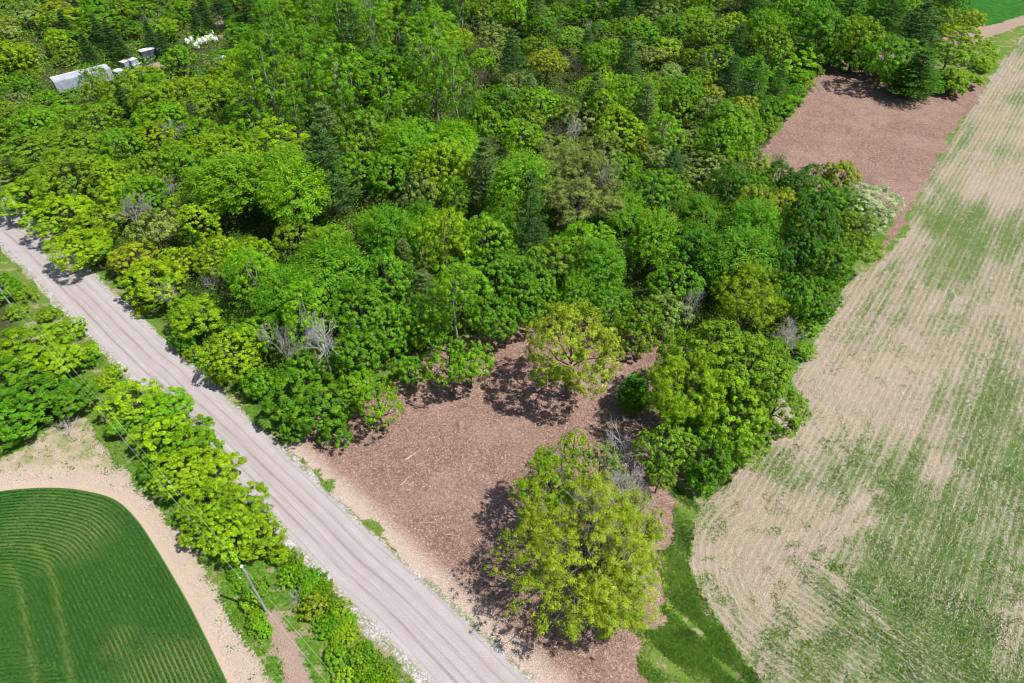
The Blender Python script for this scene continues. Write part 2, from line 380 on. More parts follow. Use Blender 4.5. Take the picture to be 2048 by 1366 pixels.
zc[cav(ZF['mulch']) > 0] = 1
zc[cav(ZF['crop']) > 0] = 4
zc[cav(ZF['road']) > 0] = 5
names = {0: 'ground', 1: 'mulched_clearing', 2: 'stubble_field', 3: 'field_margin', 4: 'crop_field', 5: 'gravel_road', 6: 'far_green_field'}
IDX = np.arange(NX*NY).reshape(NX, NY)
allV = np.stack([XX.ravel(), YY.ravel(), ZZ.ravel()], 1)
allA = {'u': ZF['u'], 'v': ZF['v'], 'road': ZF['road'], 'mulch': ZF['mulch'], 'stub': ZF['stub'], 'crop': ZF['crop'], 'marg': ZF['marg'], 'bare': ZF['bare'], 'far': ZF['far'],
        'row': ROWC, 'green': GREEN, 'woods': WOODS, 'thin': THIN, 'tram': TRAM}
for k, nm in names.items():
    ii, jj = np.nonzero(zc == k)
    if not len(ii): continue
    q = np.stack([IDX[ii, jj], IDX[ii+1, jj], IDX[ii+1, jj+1], IDX[ii, jj+1]], 1)
    used, inv = np.unique(q, return_inverse=True); q = inv.reshape(q.shape)
    if k == 0:      # the same sheet goes on to the horizon
        x0, x1, y0, y1 = xs[0], xs[-1], ys[0], ys[-1]; B = 3500
        xv = [-B, x0, x1, B]; yv = [-B, y0, y1, B]; eV = []; eF = []; base = len(used)
        for a in xv:
            for b_ in yv: eV.append((a, b_, 0.0))
        for a in range(3):
            for b_ in range(3):
                if (a, b_) != (1, 1): eF.append([base+a*4+b_, base+(a+1)*4+b_, base+(a+1)*4+b_+1, base+a*4+b_+1])
        V = np.vstack([allV[used], eV]); Fq = np.vstack([q, eF])
        at = {n: ('POINT', np.concatenate([a.ravel()[used], np.full(16, 30.0 if n in ('u',) else (-20.0 if n != 'v' else 0))])) for n, a in allA.items()}
    else:
        V = allV[used]; Fq = q; at = {n: ('POINT', a.ravel()[used]) for n, a in allA.items()}
    o = mesh_from(nm, V, Fq, M_GROUND, smooth_=True, attrs=at); tag(o, kind='structure')

# ------------------------------------------------------------------ scattered little geometry (straw, grass, splinters)
RNG = np.random.RandomState(7)
def leaf_quads(C, N, S, asp=.6, T=None, rng=RNG):
    n = len(C); N = N/np.maximum(np.linalg.norm(N, axis=1, keepdims=True), 1e-6)
    if T is None: T = rng.randn(n, 3)
    T = T-N*np.sum(T*N, 1, keepdims=True); T /= np.maximum(np.linalg.norm(T, axis=1, keepdims=True), 1e-6)
    B = np.cross(N, T); S = S[:, None]
    V = np.stack([C-T*S, C-B*S*asp, C+T*S, C+B*S*asp], 1).reshape(-1, 3)
    return V, np.arange(n*4).reshape(n, 4)
def view_points(n, box, seed):
    """random ground points, denser near the camera: sample pixels of the frame"""
    r = np.random.RandomState(seed); px = r.uniform(box[0], box[2], n); py = r.uniform(box[1], box[3], n)
    a = (px-1024)/F_PX; b = -(py-683)/F_PX
    dy = np.cos(PITCH)+b*np.sin(PITCH); dz = -np.sin(PITCH)+b*np.cos(PITCH); t = H_CAM/-dz
    return a*t, dy*t
def strokes(x, y, ang, L, W, lift, tilt, rng):
    z, _, _ = ground_zv(x, y)
    C = np.stack([x, y, z+lift], 1)
    T = np.stack([np.cos(ang), np.sin(ang), tilt], 1); n = np.stack([rng.randn(len(x))*.35, rng.randn(len(x))*.35, np.ones(len(x))], 1)
    N = n/np.linalg.norm(n, axis=1, keepdims=True); T = T-N*np.sum(T*N, 1, keepdims=True); T /= np.linalg.norm(T, axis=1, keepdims=True); B = np.cross(N, T)
    V = np.stack([C-T*L[:, None]-B*W[:, None], C-T*L[:, None]+B*W[:, None], C+T*L[:, None]+B*W[:, None], C+T*L[:, None]-B*W[:, None]], 1).reshape(-1, 3)
    return V, np.arange(len(x)*4).reshape(-1, 4)
def fields_at(x, y):
    i = np.clip(np.round((x-CX0)/0.35).astype(int), 0, NX-1); j = np.clip(np.round((y-CY0)/0.35).astype(int), 0, NY-1); return i, j

# straw on the stubble field
x, y = view_points(420000, (1280, -20, 2120, 1420), 101); i, j = fields_at(x, y)
r = np.random.RandomState(102)
hd, rm, rh = rows(x, y)
rc = np.where(hd, rh, rm); phase = np.cos(2*np.pi*(rc+.0)/.76)
dens = np.clip(.24+.5*(phase > .45)*(vnoise(x, y, 5, 103) > .42)*1.2+.25*(1-np.clip(GREEN[i, j]*1.2, 0, 1)), 0, 1)*(.45+.75*vnoise(x, y, 5, 104))
keep = (ZF['stub'][i, j] > -.3) & (ZF['mulch'][i, j] < 0.6) & (r.rand(len(x)) < dens*.50)
x, y, hd = x[keep], y[keep], hd[keep]; n = len(x); r = np.random.RandomState(105)
c = G(1600, 1150); along = (x-c[0])*HEAD_D[0]+(y-c[1])*HEAD_D[1]
tang = np.arctan2(y-c[1], x-c[0])+np.pi/2
ha = np.where(along < 0, tang, math.atan2(HEAD_D[1], HEAD_D[0]))
ang = np.where(hd, ha, ROW_A)+r.randn(n)*np.where(r.rand(n) < .55, .22, 1.2)
dist = np.sqrt(x*x+y*y+H_CAM**2)
V, F = strokes(x, y, ang, r.uniform(.06, .19, n)*dist/90, r.uniform(.006, .014, n)*dist/80, .05+r.rand(n)*.05, r.randn(n)*.12, r)
tag(mesh_from('straw_litter', V, F, M_STRAW), 'pale corn straw lying in rows on the stubble field', 'straw', kind='stuff')

# splinters and chips on the mulch
x, y = view_points(90000, (560, 100, 2000, 1420), 111); i, j = fields_at(x, y); r = np.random.RandomState(112)
keep = (ZF['mulch'][i, j] > .1) & (ZF['road'][i, j] < 0) & (r.rand(len(x)) < .34*(.15+1.1*vnoise(x, y, 5, 113)*vnoise(x, y, 1.5, 115)))
x, y = x[keep], y[keep]; n = len(x); r = np.random.RandomState(114)
big = r.rand(n) < .02
L = np.where(big, r.uniform(.3, .8, n), r.uniform(.04, .15, n)); W = np.where(big, r.uniform(.012, .028, n), r.uniform(.008, .018, n))
V, F = strokes(x, y, r.uniform(0, np.pi, n), L, W, .05+.05*r.rand(n), r.randn(n)*.12, r)
tag(mesh_from('wood_splinters', V, F, M_SPLINT), 'pale wood splinters strewn over the mulched clearings', 'wood chips', kind='stuff')

# grass and weed blades
def blades(name, label, cat, n0, box, mask, size, col, seed, up=.5, asp=.35):
    x, y = view_points(n0, box, seed); i, j = fields_at(x, y); r = np.random.RandomState(seed+1)
    k = r.rand(len(x)) < mask(x, y, i, j); x, y = x[k], y[k]; n = len(x); z, _, _ = ground_zv(x, y)
    S = r.uniform(size[0], size[1], n)
    C = np.stack([x, y, z+S*r.uniform(.2, .9, n)], 1); N = r.randn(n, 3)*.55; N[:, 2] += up+.4
    V, F = leaf_quads(C, N, S, asp, rng=r)
    ti = np.clip(vnoise(x, y, 2.5, seed+2)*.6+r.rand(n)*.5-.05, 0, 1)
    o = mesh_from(name, V, F, M_LEAF, attrs={'tint': ('FACE', ti)}); o.color = (*col, 1); tag(o, label, cat, kind='stuff'); return o
U_ = ZF['u']
def m_verge(x, y, i, j):
    nz = (zc[np.minimum(i, NX-2), np.minimum(j, NY-2)] == 0)
    return np.where(nz & (ZF['bare'][i, j] < .2) & (ZF['far'][i, j] < 0), np.where(WOODS[i, j] > 2, .08, .8), 0)*np.clip(.05+1.3*vnoise(x, y, 2.2, 202)*(.4+.8*vnoise(x, y, 7, 203)), 0, 1)
def corner(x): return np.clip((x-7)/2.5, 0, 1)
blades('corner_grass', 'dark green grass with tan streaks in the corner between mulch and stubble', 'grass', 300000, (1180, 950, 1620, 1430), lambda x, y, i, j: m_verge(x, y, i, j)*corner(x)*np.clip(vnoise((x+y)*.5, (x-y)*.12, .8, 206)*2.6-.30, 0, 1.2), (.05, .15), (.075, .165, .012), 205)
blades('verge_grass', 'bright green rough grass along the road verges and under the trees', 'grass', 420000, (-60, 0, 2100, 1430), lambda x, y, i, j: m_verge(x, y, i, j)*(1-corner(x)*(y < 60)), (.06, .17), (.11, .225, .014), 200)
def m_weed(x, y, i, j):
    g = np.clip((GREEN[i, j]+(vnoise(x, y, 1.1, 212)-.5)*1.3-.26)*1.3, 0, 1)
    return np.where((ZF['stub'][i, j] > 0) & (ZF['mulch'][i, j] < .3), g*.75, 0)
blades('field_weeds', 'green weeds growing through the stubble field', 'weeds', 330000, (1280, 0, 2120, 1430), m_weed, (.05, .13), (.090, .205, .014), 210, asp=.45)
def m_crop(x, y, i, j):
    s = np.cos(2*np.pi*(ZF['crop'][i, j])/.40)
    return np.where(ZF['crop'][i, j] > .05, .55*(1-.6*THIN[i, j])*(1-.7*TRAM[i, j]), 0)
def m_marg(x, y, i, j):
    return np.where((ZF['marg'][i, j] > 0) & (ZF['crop'][i, j] < -1.2), np.clip((vnoise(x, y, .9, 232)-.55)*2.2, 0, 1)*.7, 0)
blades('margin_weeds', 'sparse low weeds dotting the tan field margin', 'weeds', 90000, (-60, 800, 720, 1430), m_marg, (.06, .16), (.10, .17, .035), 230)
def m_shoulder(x, y, i, j):
    u = U_[i, j]; e = np.exp(-((u-.5)/.35)**2)+np.exp(-((u-6.75)/.35)**2)
    return np.clip(e, 0, 1)*np.clip((vnoise(x, y, 1.8, 242)-.45)*3, 0, 1)*.6
blades('shoulder_weeds', 'olive weeds along both gravel shoulders of the road', 'weeds', 120000, (-60, 300, 1200, 1430), m_shoulder, (.04, .11), (.16, .19, .04), 240)
# crop plants, set exactly on their drill rows
arc = crop_arc; seg = np.diff(arc, axis=0); sl = np.hypot(seg[:, 0], seg[:, 1])
x, y = view_points(260000, (-40, 960, 470, 1420), 251)
d = sdist(x, y, Z_CROP); k = d > .05; x, y, d = x[k], y[k], d[k]
e = .05; gx = (sdist(x+e, y, Z_CROP)-d)/e; gy = (sdist(x, y+e, Z_CROP)-d)/e
r = np.random.RandomState(252)
tgt = (np.round(d/.40)+.0)*.40+r.randn(len(d))*.055; x = x+gx*(tgt-d); y = y+gy*(tgt-d)
i, j = fields_at(x, y); k = (r.rand(len(x)) < .62*np.clip(.45+1.0*vnoise(x, y, 1.3, 255), 0, 1)*(1-.45*THIN[i, j])*(1-.8*TRAM[i, j])*(.55+.6*vnoise(x, y, 4, 253))) & (tgt > .1)
x, y = x[k], y[k]; n = len(x); z, _, _ = ground_zv(x, y)
C = np.stack([x, y, z+r.uniform(.10, .26, n)], 1); N = r.randn(n, 3)*.5; N[:, 2] += .8
V, F = leaf_quads(C, N, r.uniform(.05, .115, n), .5, rng=r)
o = mesh_from('crop_plants', V, F, M_LEAF, attrs={'tint': ('FACE', np.clip(.15+.6*r.rand(n)+.25*vnoise(x, y, 5, 254), 0, 1))}); o.color = (.052, .165, .020, 1)
tag(o, 'dark green young crop drilled in curving rows', 'crop', kind='stuff')

# ------------------------------------------------------------------ tree kit
def tubes(segs, sides=5):
    """segs: list of (p0,p1,r0,r1) -> V,F"""
    V = []; F = []; ang = np.linspace(0, 2*np.pi, sides, endpoint=False)
    ca, sa = np.cos(ang), np.sin(ang)
    for p0, p1, r0, r1 in segs:
        p0 = np.asarray(p0, float); p1 = np.asarray(p1, float); d = p1-p0; L = np.linalg.norm(d)
        if L < 1e-5: continue
        d /= L; a = np.cross(d, [0, 0, 1] if abs(d[2]) < .9 else [1, 0, 0]); a /= np.linalg.norm(a); b = np.cross(d, a)
        k = len(V)
        ring = ca[:, None]*a+sa[:, None]*b
        V.extend(p0+ring*r0); V.extend(p1+ring*r1)
        for s in range(sides):
            t = (s+1) % sides; F.append((k+s, k+t, k+sides+t, k+sides+s))
    return np.array(V), np.array(F)
def bend(p0, p1, r0, r1, rng, k=4, wob=.06, sag=0.0):
    p0 = np.asarray(p0, float); p1 = np.asarray(p1, float); L = np.linalg.norm(p1-p0); out = []; prev = p0
    for i in range(1, k+1):
        t = i/k; q = p0+(p1-p0)*t
        if i < k: q = q+rng.randn(3)*L*wob
        q[2] += sag*L*math.sin(t*math.pi)
        out.append((prev, q, r0+(r1-r0)*(i-1)/k, r0+(r1-r0)*t)); prev = q
    return out
def unit(n, rng):
    d = rng.randn(n, 3); return d/np.linalg.norm(d, axis=1, keepdims=True)
def clump_leaves(C, rc, nper, S, rng, out=.8, center=None, upb=.25, flat=1.0, pw=.6):
    """leaves on the outer shells of clumps"""
    n = len(C); rc = np.broadcast_to(rc, (n,))
    cc = np.repeat(C, nper, 0); rr = np.repeat(rc, nper)
    o = cc-(center if center is not None else C.mean(0)); o = o/np.maximum(np.linalg.norm(o, axis=1, keepdims=True), 1e-6)
    d = rng.randn(len(cc), 3)+o*out; d[:, 2] += upb; d /= np.linalg.norm(d, axis=1, keepdims=True)
    rad = rr*(.45+.6*rng.rand(len(cc))**.6) if pw == .6 else rr*np.abs(rng.randn(len(cc)))*.62
    P_ = cc+d*rad[:, None]*np.array([1, 1, flat]); N = d+rng.randn(len(cc), 3)*.32+o*.35; N[:, 2] += .55
    ti = np.repeat(rng.rand(n), nper)*.55+rng.rand(len(cc))*.45
    return P_, N, S*rng.uniform(.7, 1.3, len(cc)), ti
PROTO = {}
def make_proto(key, kind, R, H, seed):
    rng = np.random.RandomState(seed); segs = []; T = None; asp = .6
    cz = .58*H; lobes = unit(9, rng); la = rng.uniform(-.28, .25, 9)
    def env(d):
        f = np.ones(len(d))
        for l, a in zip(lobes, la): f = f+a*np.clip(d@l-.35, 0, 1)*1.6
        return f
    tr = .035*R+.06
    if kind in ('round', 'olive', 'aspen', 'shrub', 'bush'):
        low = {'round': -.72, 'olive': -.5, 'aspen': -.75, 'shrub': -.2, 'bush': -.1}[kind]
        cz = {'round': .54, 'olive': .6, 'aspen': .60, 'shrub': .40, 'bush': .30}[kind]*H
        vz = {'round': .46, 'olive': .40, 'aspen': .42, 'shrub': .55, 'bush': .62}[kind]*H
        if kind == 'olive' and R > 5: cz, vz, low = .53*H, .46*H, -.8
        ncl = int({'round': 78, 'olive': 46, 'aspen': 64, 'shrub': 34, 'bush': 34}[kind]*R**1.35*(2.6 if kind == 'olive' and R > 5 else 1))+30
        d = unit(ncl*3, rng); d = d[d[:, 2] > low][:ncl]
        e = env(d)*rng.uniform(.74, 1.08, len(d)); e[::5] *= .75
        lob = unit(16, rng); e = e*(.86+.20*np.clip((d@lob.T).max(1)-.62, 0, 1)/.38)
        if kind in ('shrub', 'bush'): C = d*np.array([R, R, vz])*e[:, None]*.86+np.array([0, 0, cz])
        else:
            ns = int(4+R*.8); a0 = rng.rand()*6.28; sc_ = [np.array([0, 0, .10*vz])]; sr_ = [.62]
            for q in range(ns):
                aa = a0+q*6.283/ns+rng.randn()*.3; o_ = rng.uniform(.38, .62); sc_.append(np.array([math.cos(aa)*o_*R, math.sin(aa)*o_*R, rng.uniform(-.32, .30)*vz])); sr_.append(rng.uniform(.34, .54))
            sc_ = np.array(sc_); sr_ = np.array(sr_); pick = rng.choice(len(sr_), len(d), p=sr_**2/np.sum(sr_**2))
            rad3 = np.array([R, R, vz])*(sr_[pick]*rng.uniform(.78, 1.10, len(d)))[:, None]; C = sc_[pick]+d*rad3
            ins = np.zeros(len(C), bool)
            for q in range(len(sr_)): ins |= (np.linalg.norm((C-sc_[q])/(np.array([R, R, vz])*sr_[q]), axis=1) < .72)
            C = C[~ins]+np.array([0, 0, cz])
        C[:, 2] = np.maximum(C[:, 2], .35)
        rc = rng.uniform(.55, 1.25, len(C))*{'round': .34, 'olive': .34, 'aspen': .34, 'shrub': .32, 'bush': .27}[kind]*(R/3.5)**.4
        small = 1.5 if (kind == 'round' and R < 3) else 1.0
        nper = {'round': int(40*small), 'olive': 40, 'aspen': 40, 'shrub': 42, 'bush': 38}[kind]
        S = {'round': .105/small**.5, 'olive': .10, 'aspen': .095, 'shrub': .085, 'bush': .075}[kind]
        Pn, N, S, ti = clump_leaves(C, rc, nper, S, rng, center=np.array([0, 0, cz]))
        if kind == 'aspen': T = np.stack([rng.randn(len(Pn))*.5, rng.randn(len(Pn))*.5, np.full(len(Pn), 1.6)], 1); asp = .42
        if kind in ('shrub', 'bush'):
            for k in range(5):
                q = C[rng.randint(len(C))]; segs += bend((rng.randn()*.15, rng.randn()*.15, -.3), q*.85, .04, .012, rng, 3)
        else:
            top = (rng.randn()*.2, rng.randn()*.2, cz+vz*.55); segs += bend((0, 0, -.4), top, tr*1.1, tr*.3, rng, 5, .02)
            for k in range(9 if kind != 'aspen' else 5):
                q = C[rng.randint(len(C))]*([.85, .85, .92] if kind != 'aspen' else [.6, .6, .85]); z0 = min(cz*.95, max(.3*H, q[2]*.6)); segs += bend((0, 0, z0), q, tr*.4, .025, rng, 3, .05)
    elif kind == 'maple':
        cz = .55*H; n = int(430*(R/4)**1.6); d = unit(n*2, rng); d = d[d[:, 2] > -.4][:n]
        e = env(d)*rng.uniform(.85, 1.08, len(d)); tip = d*np.array([R, R, .44*H])*e[:, None]
        k = 40; t = rng.uniform(.62, 1.0, (len(d), k)); dd = d*np.array([1, 1, 1.3]); dd /= np.linalg.norm(dd, axis=1, keepdims=True)
        base = tip[:, None, :]*t[:, :, None]; base = base+rng.randn(*base.shape)*.16; Pn = base.reshape(-1, 3)+np.array([0, 0, cz])
        T = np.repeat(dd, k, 0)+rng.randn(len(Pn), 3)*.35; T[:, 2] += .25; N = np.repeat(d, k, 0)*.7+rng.randn(len(Pn), 3)*.5; N[:, 2] += .8
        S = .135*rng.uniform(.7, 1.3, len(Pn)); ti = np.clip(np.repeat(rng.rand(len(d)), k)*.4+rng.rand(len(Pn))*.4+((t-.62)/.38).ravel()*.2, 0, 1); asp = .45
        segs += bend((0, 0, -.4), (0, 0, cz+.2*H), tr*1.1, tr*.3, rng, 5, .02)
        for q in tip[::max(1, len(tip)//10)]: segs += bend((0, 0, cz*.7), q*.8+np.array([0, 0, cz]), tr*.4, .03, rng, 3, .04)
    elif kind == 'oak':
        cz = .62*H; nl = int(15+R*2.3); d = unit(nl*3, rng); d = d[d[:, 2] > -.30][:nl]; C = []
        segs += bend((0, 0, -.4), (rng.randn()*.3, rng.randn()*.3, .42*H), tr*1.5, tr*.95, rng, 4, .015)
        for q in d:
            e = rng.uniform(.72, 1.0); tip = q*np.array([R, R, .38*H])*e+np.array([0, 0, cz])
            st = np.array([0, 0, rng.uniform(.30, .5)*H]); b = bend(st, tip, tr*.6, .05, rng, 5, .05, .05); segs += b
            for s in b[2:]:
                for _ in range(2):
                    tw = s[1]+unit(1, rng)[0]*R*.22+np.array([0, 0, .3]); segs += bend(s[1], tw, .05, .012, rng, 2, .08); C.append(tw)
            for _ in range(12): C.append(tip+unit(1, rng)[0]*np.array([R*.24, R*.24, R*.13]))
        for _ in range(int(9*R)):
            q = unit(1, rng)[0]; q[2] = abs(q[2]); C.append(q*np.array([R, R, .36*H])*rng.uniform(.5, .95)+np.array([0, 0, cz]))
        C = np.array(C); C = np.vstack([C, C+rng.randn(*C.shape)*[.07*R, .07*R, .04*R]]); rc = rng.uniform(.40, .95, len(C))*(.065*R+.14)
        Pn, N, S, ti = clump_leaves(C, rc*1.25, 92, .072, rng, center=np.array([0, 0, cz*.8]), flat=.75, pw=1)
    elif kind in ('pine', 'spruce', 'cedar'):
        P1, N1, T1, TI = [], [], [], []; lv = {'pine': .85, 'spruce': .55, 'cedar': .42}[kind]
        z = {'pine': .22, 'spruce': .08, 'cedar': .05}[kind]*H; z0 = z
        segs += bend((0, 0, -.4), (0, 0, H*.98), tr, .03, rng, 5, .006)
        while z < H*.98:
            f = (z-z0)/(H-z0)
            rad = R*{'pine': (1-f)**.65*(.75+.35*rng.rand()), 'spruce': (1-f)**.9*(.9+.15*rng.rand()), 'cedar': (1-f)**.7*(.9+.12*rng.rand())*min(1, .5+3*f)}[kind]+.15
            nb = {'pine': 6, 'spruce': 9, 'cedar': 11}[kind]; a0 = rng.rand()*6.28
            for b in range(nb):
                a = a0+b*6.283/nb+rng.randn()*.18; L = rad*rng.uniform(.72, 1.08)
                tz = {'pine': .18, 'spruce': -.16, 'cedar': .55}[kind]*L
                e = np.array([math.cos(a)*L, math.sin(a)*L, z+tz])
                if kind != 'cedar': segs += bend((0, 0, z), e, .035, .01, rng, 2, .02)
                m_ = int({'pine': 62, 'spruce': 38, 'cedar': 30}[kind]*(.3+L/ (R+.01)))
                t = rng.uniform({'pine': .3, 'spruce': .2, 'cedar': .3}[kind], 1.04, m_); wd = {'pine': .20, 'spruce': .16, 'cedar': .14}[kind]*L*(1.1-.5*t)+.10
                side = np.array([-math.sin(a), math.cos(a), 0]); p = np.array([0, 0, z])+(e-np.array([0, 0, z]))*t[:, None]
                p = p+side*(rng.randn(m_)*wd)[:, None]; p[:, 2] += rng.randn(m_)*.09
                P1.append(p); nn = rng.randn(m_, 3)*.45; nn[:, 2] += .9; N1.append(nn)
                tt = np.array([math.cos(a), math.sin(a), .3])+side*rng.randn(m_)[:, None]*.5; T1.append(tt)
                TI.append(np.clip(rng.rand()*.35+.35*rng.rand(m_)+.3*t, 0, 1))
            z += lv*rng.uniform(.75, 1.25)
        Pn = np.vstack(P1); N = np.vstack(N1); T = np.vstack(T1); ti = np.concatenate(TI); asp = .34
        S = {'pine': .19, 'spruce': .16, 'cedar': .14}[kind]*rng.uniform(.7, 1.3, len(Pn))
    elif kind in ('dead', 'bare'):
        Pn = None
        def grow(p, d, L, r, dep):
            q = p+d*L; mid = p+d*L*.5+rng.randn(3)*L*.05
            segs.append((p, mid, r, r*.85)); segs.append((mid, q, r*.85, r*.68))
            if dep == 0: return
            for k in range(3):
                nd = d+rng.randn(3)*(.50 if kind == 'dead' else .62); nd[2] += .16; nd /= np.linalg.norm(nd)
                grow(q if k else mid, nd, L*rng.uniform(.58, .86), r*.62, dep-1)
        if kind == 'dead':
            segs += bend((0, 0, -.4), (0, 0, H*.35), .13, .10, rng, 3, .01)
            p = np.array([0, 0, H*.35])
            for k in range(4):
                d0 = np.array([rng.randn()*.45, rng.randn()*.45, 1.0]); d0 /= np.linalg.norm(d0); grow(p+np.array([0, 0, k*H*.05]), d0, H*.20, .078, 5)
        else:
            for k in range(9):
                d0 = np.array([rng.randn()*.55, rng.randn()*.55, 1.0]); d0 /= np.linalg.norm(d0); grow(np.array([rng.randn()*.2, rng.randn()*.2, -.1]), d0, H*.33, .035, 3)
        V = np.array([s[1] for s in segs]); sx = R/np.percentile(np.abs(V[:, :2]), 97); sz = H/V[:, 2].max()
        segs = [(np.array(a)*[sx, sx, sz], np.array(b)*[sx, sx, sz], r0, r1) for a, b, r0, r1 in segs]
    Vt, Ft = tubes(segs, 5)
    tm = mesh_from('trunk', Vt, Ft, M_BARK, smooth_=True)
    tmesh = tm.data; bpy.data.objects.remove(tm)
    cmesh = None
    if Pn is not None:
        V, F = leaf_quads(Pn, N, S, asp, T, rng)
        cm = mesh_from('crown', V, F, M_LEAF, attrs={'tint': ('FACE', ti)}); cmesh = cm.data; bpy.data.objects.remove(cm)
    PROTO.setdefault(key, []).append((tmesh, cmesh, R, H))
for s in range(3): make_proto('round_s', 'round', 2.6, 7, 300+s)
for s in range(4): make_proto('round', 'round', 4.2, 11, 310+s)
for s in range(3): make_proto('olive', 'olive', 3.4, 8, 320+s)
for s in range(3): make_proto('aspen', 'aspen', 3.2, 14, 330+s)
for s in range(3): make_proto('maple', 'maple', 4.6, 11, 340+s)
for s in range(2): make_proto('oak', 'oak', 6.0, 15, 350+s)
make_proto('big_oak', 'oak', 8.2, 16, 356)
make_proto('lone_oak', 'olive', 5.8, 15, 358)
for s in range(3): make_proto('pine', 'pine', 3.4, 13, 360+s)
for s in range(2): make_proto('spruce', 'spruce', 2.3, 9, 370+s)
for s in range(2): make_proto('cedar', 'cedar', 2.0, 8, 380+s)
for s in range(3): make_proto('shrub', 'shrub', 2.2, 3.6, 390+s)
for s in range(2): make_proto('bush', 'bush', 1.5, 1.8, 396+s)
for s in range(3): make_proto('dead', 'dead', 3.0, 10, 400+s)
for s in range(2): make_proto('bare', 'bare', 1.8, 3.6, 410+s)

# ------------------------------------------------------------------ trees
CLR = dict(lime=(.235, .400, .006), yel=(.31, .41, .012), bright=(.160, .365, .006), green=(.115, .300, .008), dark=(.060, .195, .008), olive=(.178, .325, .012),
           vivid=(.170, .340, .006), dusty=(.215, .320, .060), pine=(.055, .150, .022), duskpine=(.120, .200, .045), pale=(.34, .42, .22), orange=(.27, .35, .014), grey=(.36, .33, .31), brown=(.20, .15, .12), white=(.50, .48, .46))
CWORD = dict(vivid='bright green', lime='lime', yel='yellow', bright='bright green', green='mid green', dark='dark green', olive='olive', dusty='dusty green', pine='dark blue-green', duskpine='grey-green', pale='pale whitish-green',
             orange='orange-tinged', grey='grey', brown='brown', white='whitish')
KWORD = {'round_s': ('round_tree', 'small round tree', 'tree'), 'round': ('round_tree', 'round tree', 'tree'), 'olive': ('broadleaf_tree', 'loose-leaved tree', 'tree'),
         'aspen': ('aspen_tree', 'feathery tall tree', 'tree'), 'maple': ('maple_tree', 'spiky-leaved dense tree', 'tree'), 'oak': ('oak_tree', 'spreading tree', 'tree'), 'big_oak': ('oak_tree', 'spreading tree', 'tree'), 'lone_oak': ('oak_tree', 'spreading tree', 'tree'),
         'pine': ('pine_tree', 'tiered pine', 'pine tree'), 'spruce': ('spruce_tree', 'pointed spruce', 'spruce tree'), 'cedar': ('cedar_tree', 'dense cone-shaped cedar', 'cedar tree'),
         'shrub': ('shrub', 'shrub', 'shrub'), 'bush': ('bush', 'low bush', 'bush'), 'dead': ('dead_tree', 'leafless tree', 'dead tree'), 'bare': ('bare_shrub', 'leafless thicket', 'shrub')}
THINGS = []          # (root, px, py, colour, key, label)
CNT = {}
trng = random.Random(5)
def plant(px, py, wpx, h, key, col, label=None, at=None, base=None, sun_z=.58):
    """one tree whose crown centre is seen at photo pixel (px,py), crown wpx wide, h metres tall"""
    if base is not None: x, y = G(*base)
    elif at is None: x, y = G(px, py, h*sun_z)
    else: x, y = at
    dist = math.sqrt(x*x+y*y+(H_CAM-h*.6)**2); r = wpx/2*dist/F_PX if at is None or wpx > 12 else wpx
    if at is not None: r = wpx
    k = CNT.get(key, 0); CNT[key] = k+1
    tm, cm, R, H = PROTO[key][k % len(PROTO[key])]
    nm, word, cat = KWORD[key]
    root = empty(nm, (x, y, ground_z(x, y)), trng.uniform(0, 6.28)); root.scale = (r/R*trng.uniform(.94, 1.06), r/R*trng.uniform(.94, 1.06), h/H)
    root['category'] = cat
    t = bpy.data.objects.new('trunk' if key not in ('bare', 'dead') else 'branches', tm); COL.objects.link(t); t.parent = root
    c3 = CLR[col] if isinstance(col, str) else col
    bark = {'aspen': (.27, .25, .21), 'dead': c3, 'bare': c3, 'oak': (.10, .085, .075), 'big_oak': (.13, .115, .11)}.get(key, (.11, .085, .065))
    t.color = (*bark, 1)
    if cm is not None:
        c = bpy.data.objects.new('crown', cm); COL.objects.link(c); c.parent = root
        j = trng.uniform(.86, 1.14); c.color = (c3[0]*j*trng.uniform(.93, 1.08), c3[1]*j, c3[2]*j, 1)
    qx, qy = P(x, y, h*sun_z)
    THINGS.append([root, qx, qy, col, key, label, r])
    return root
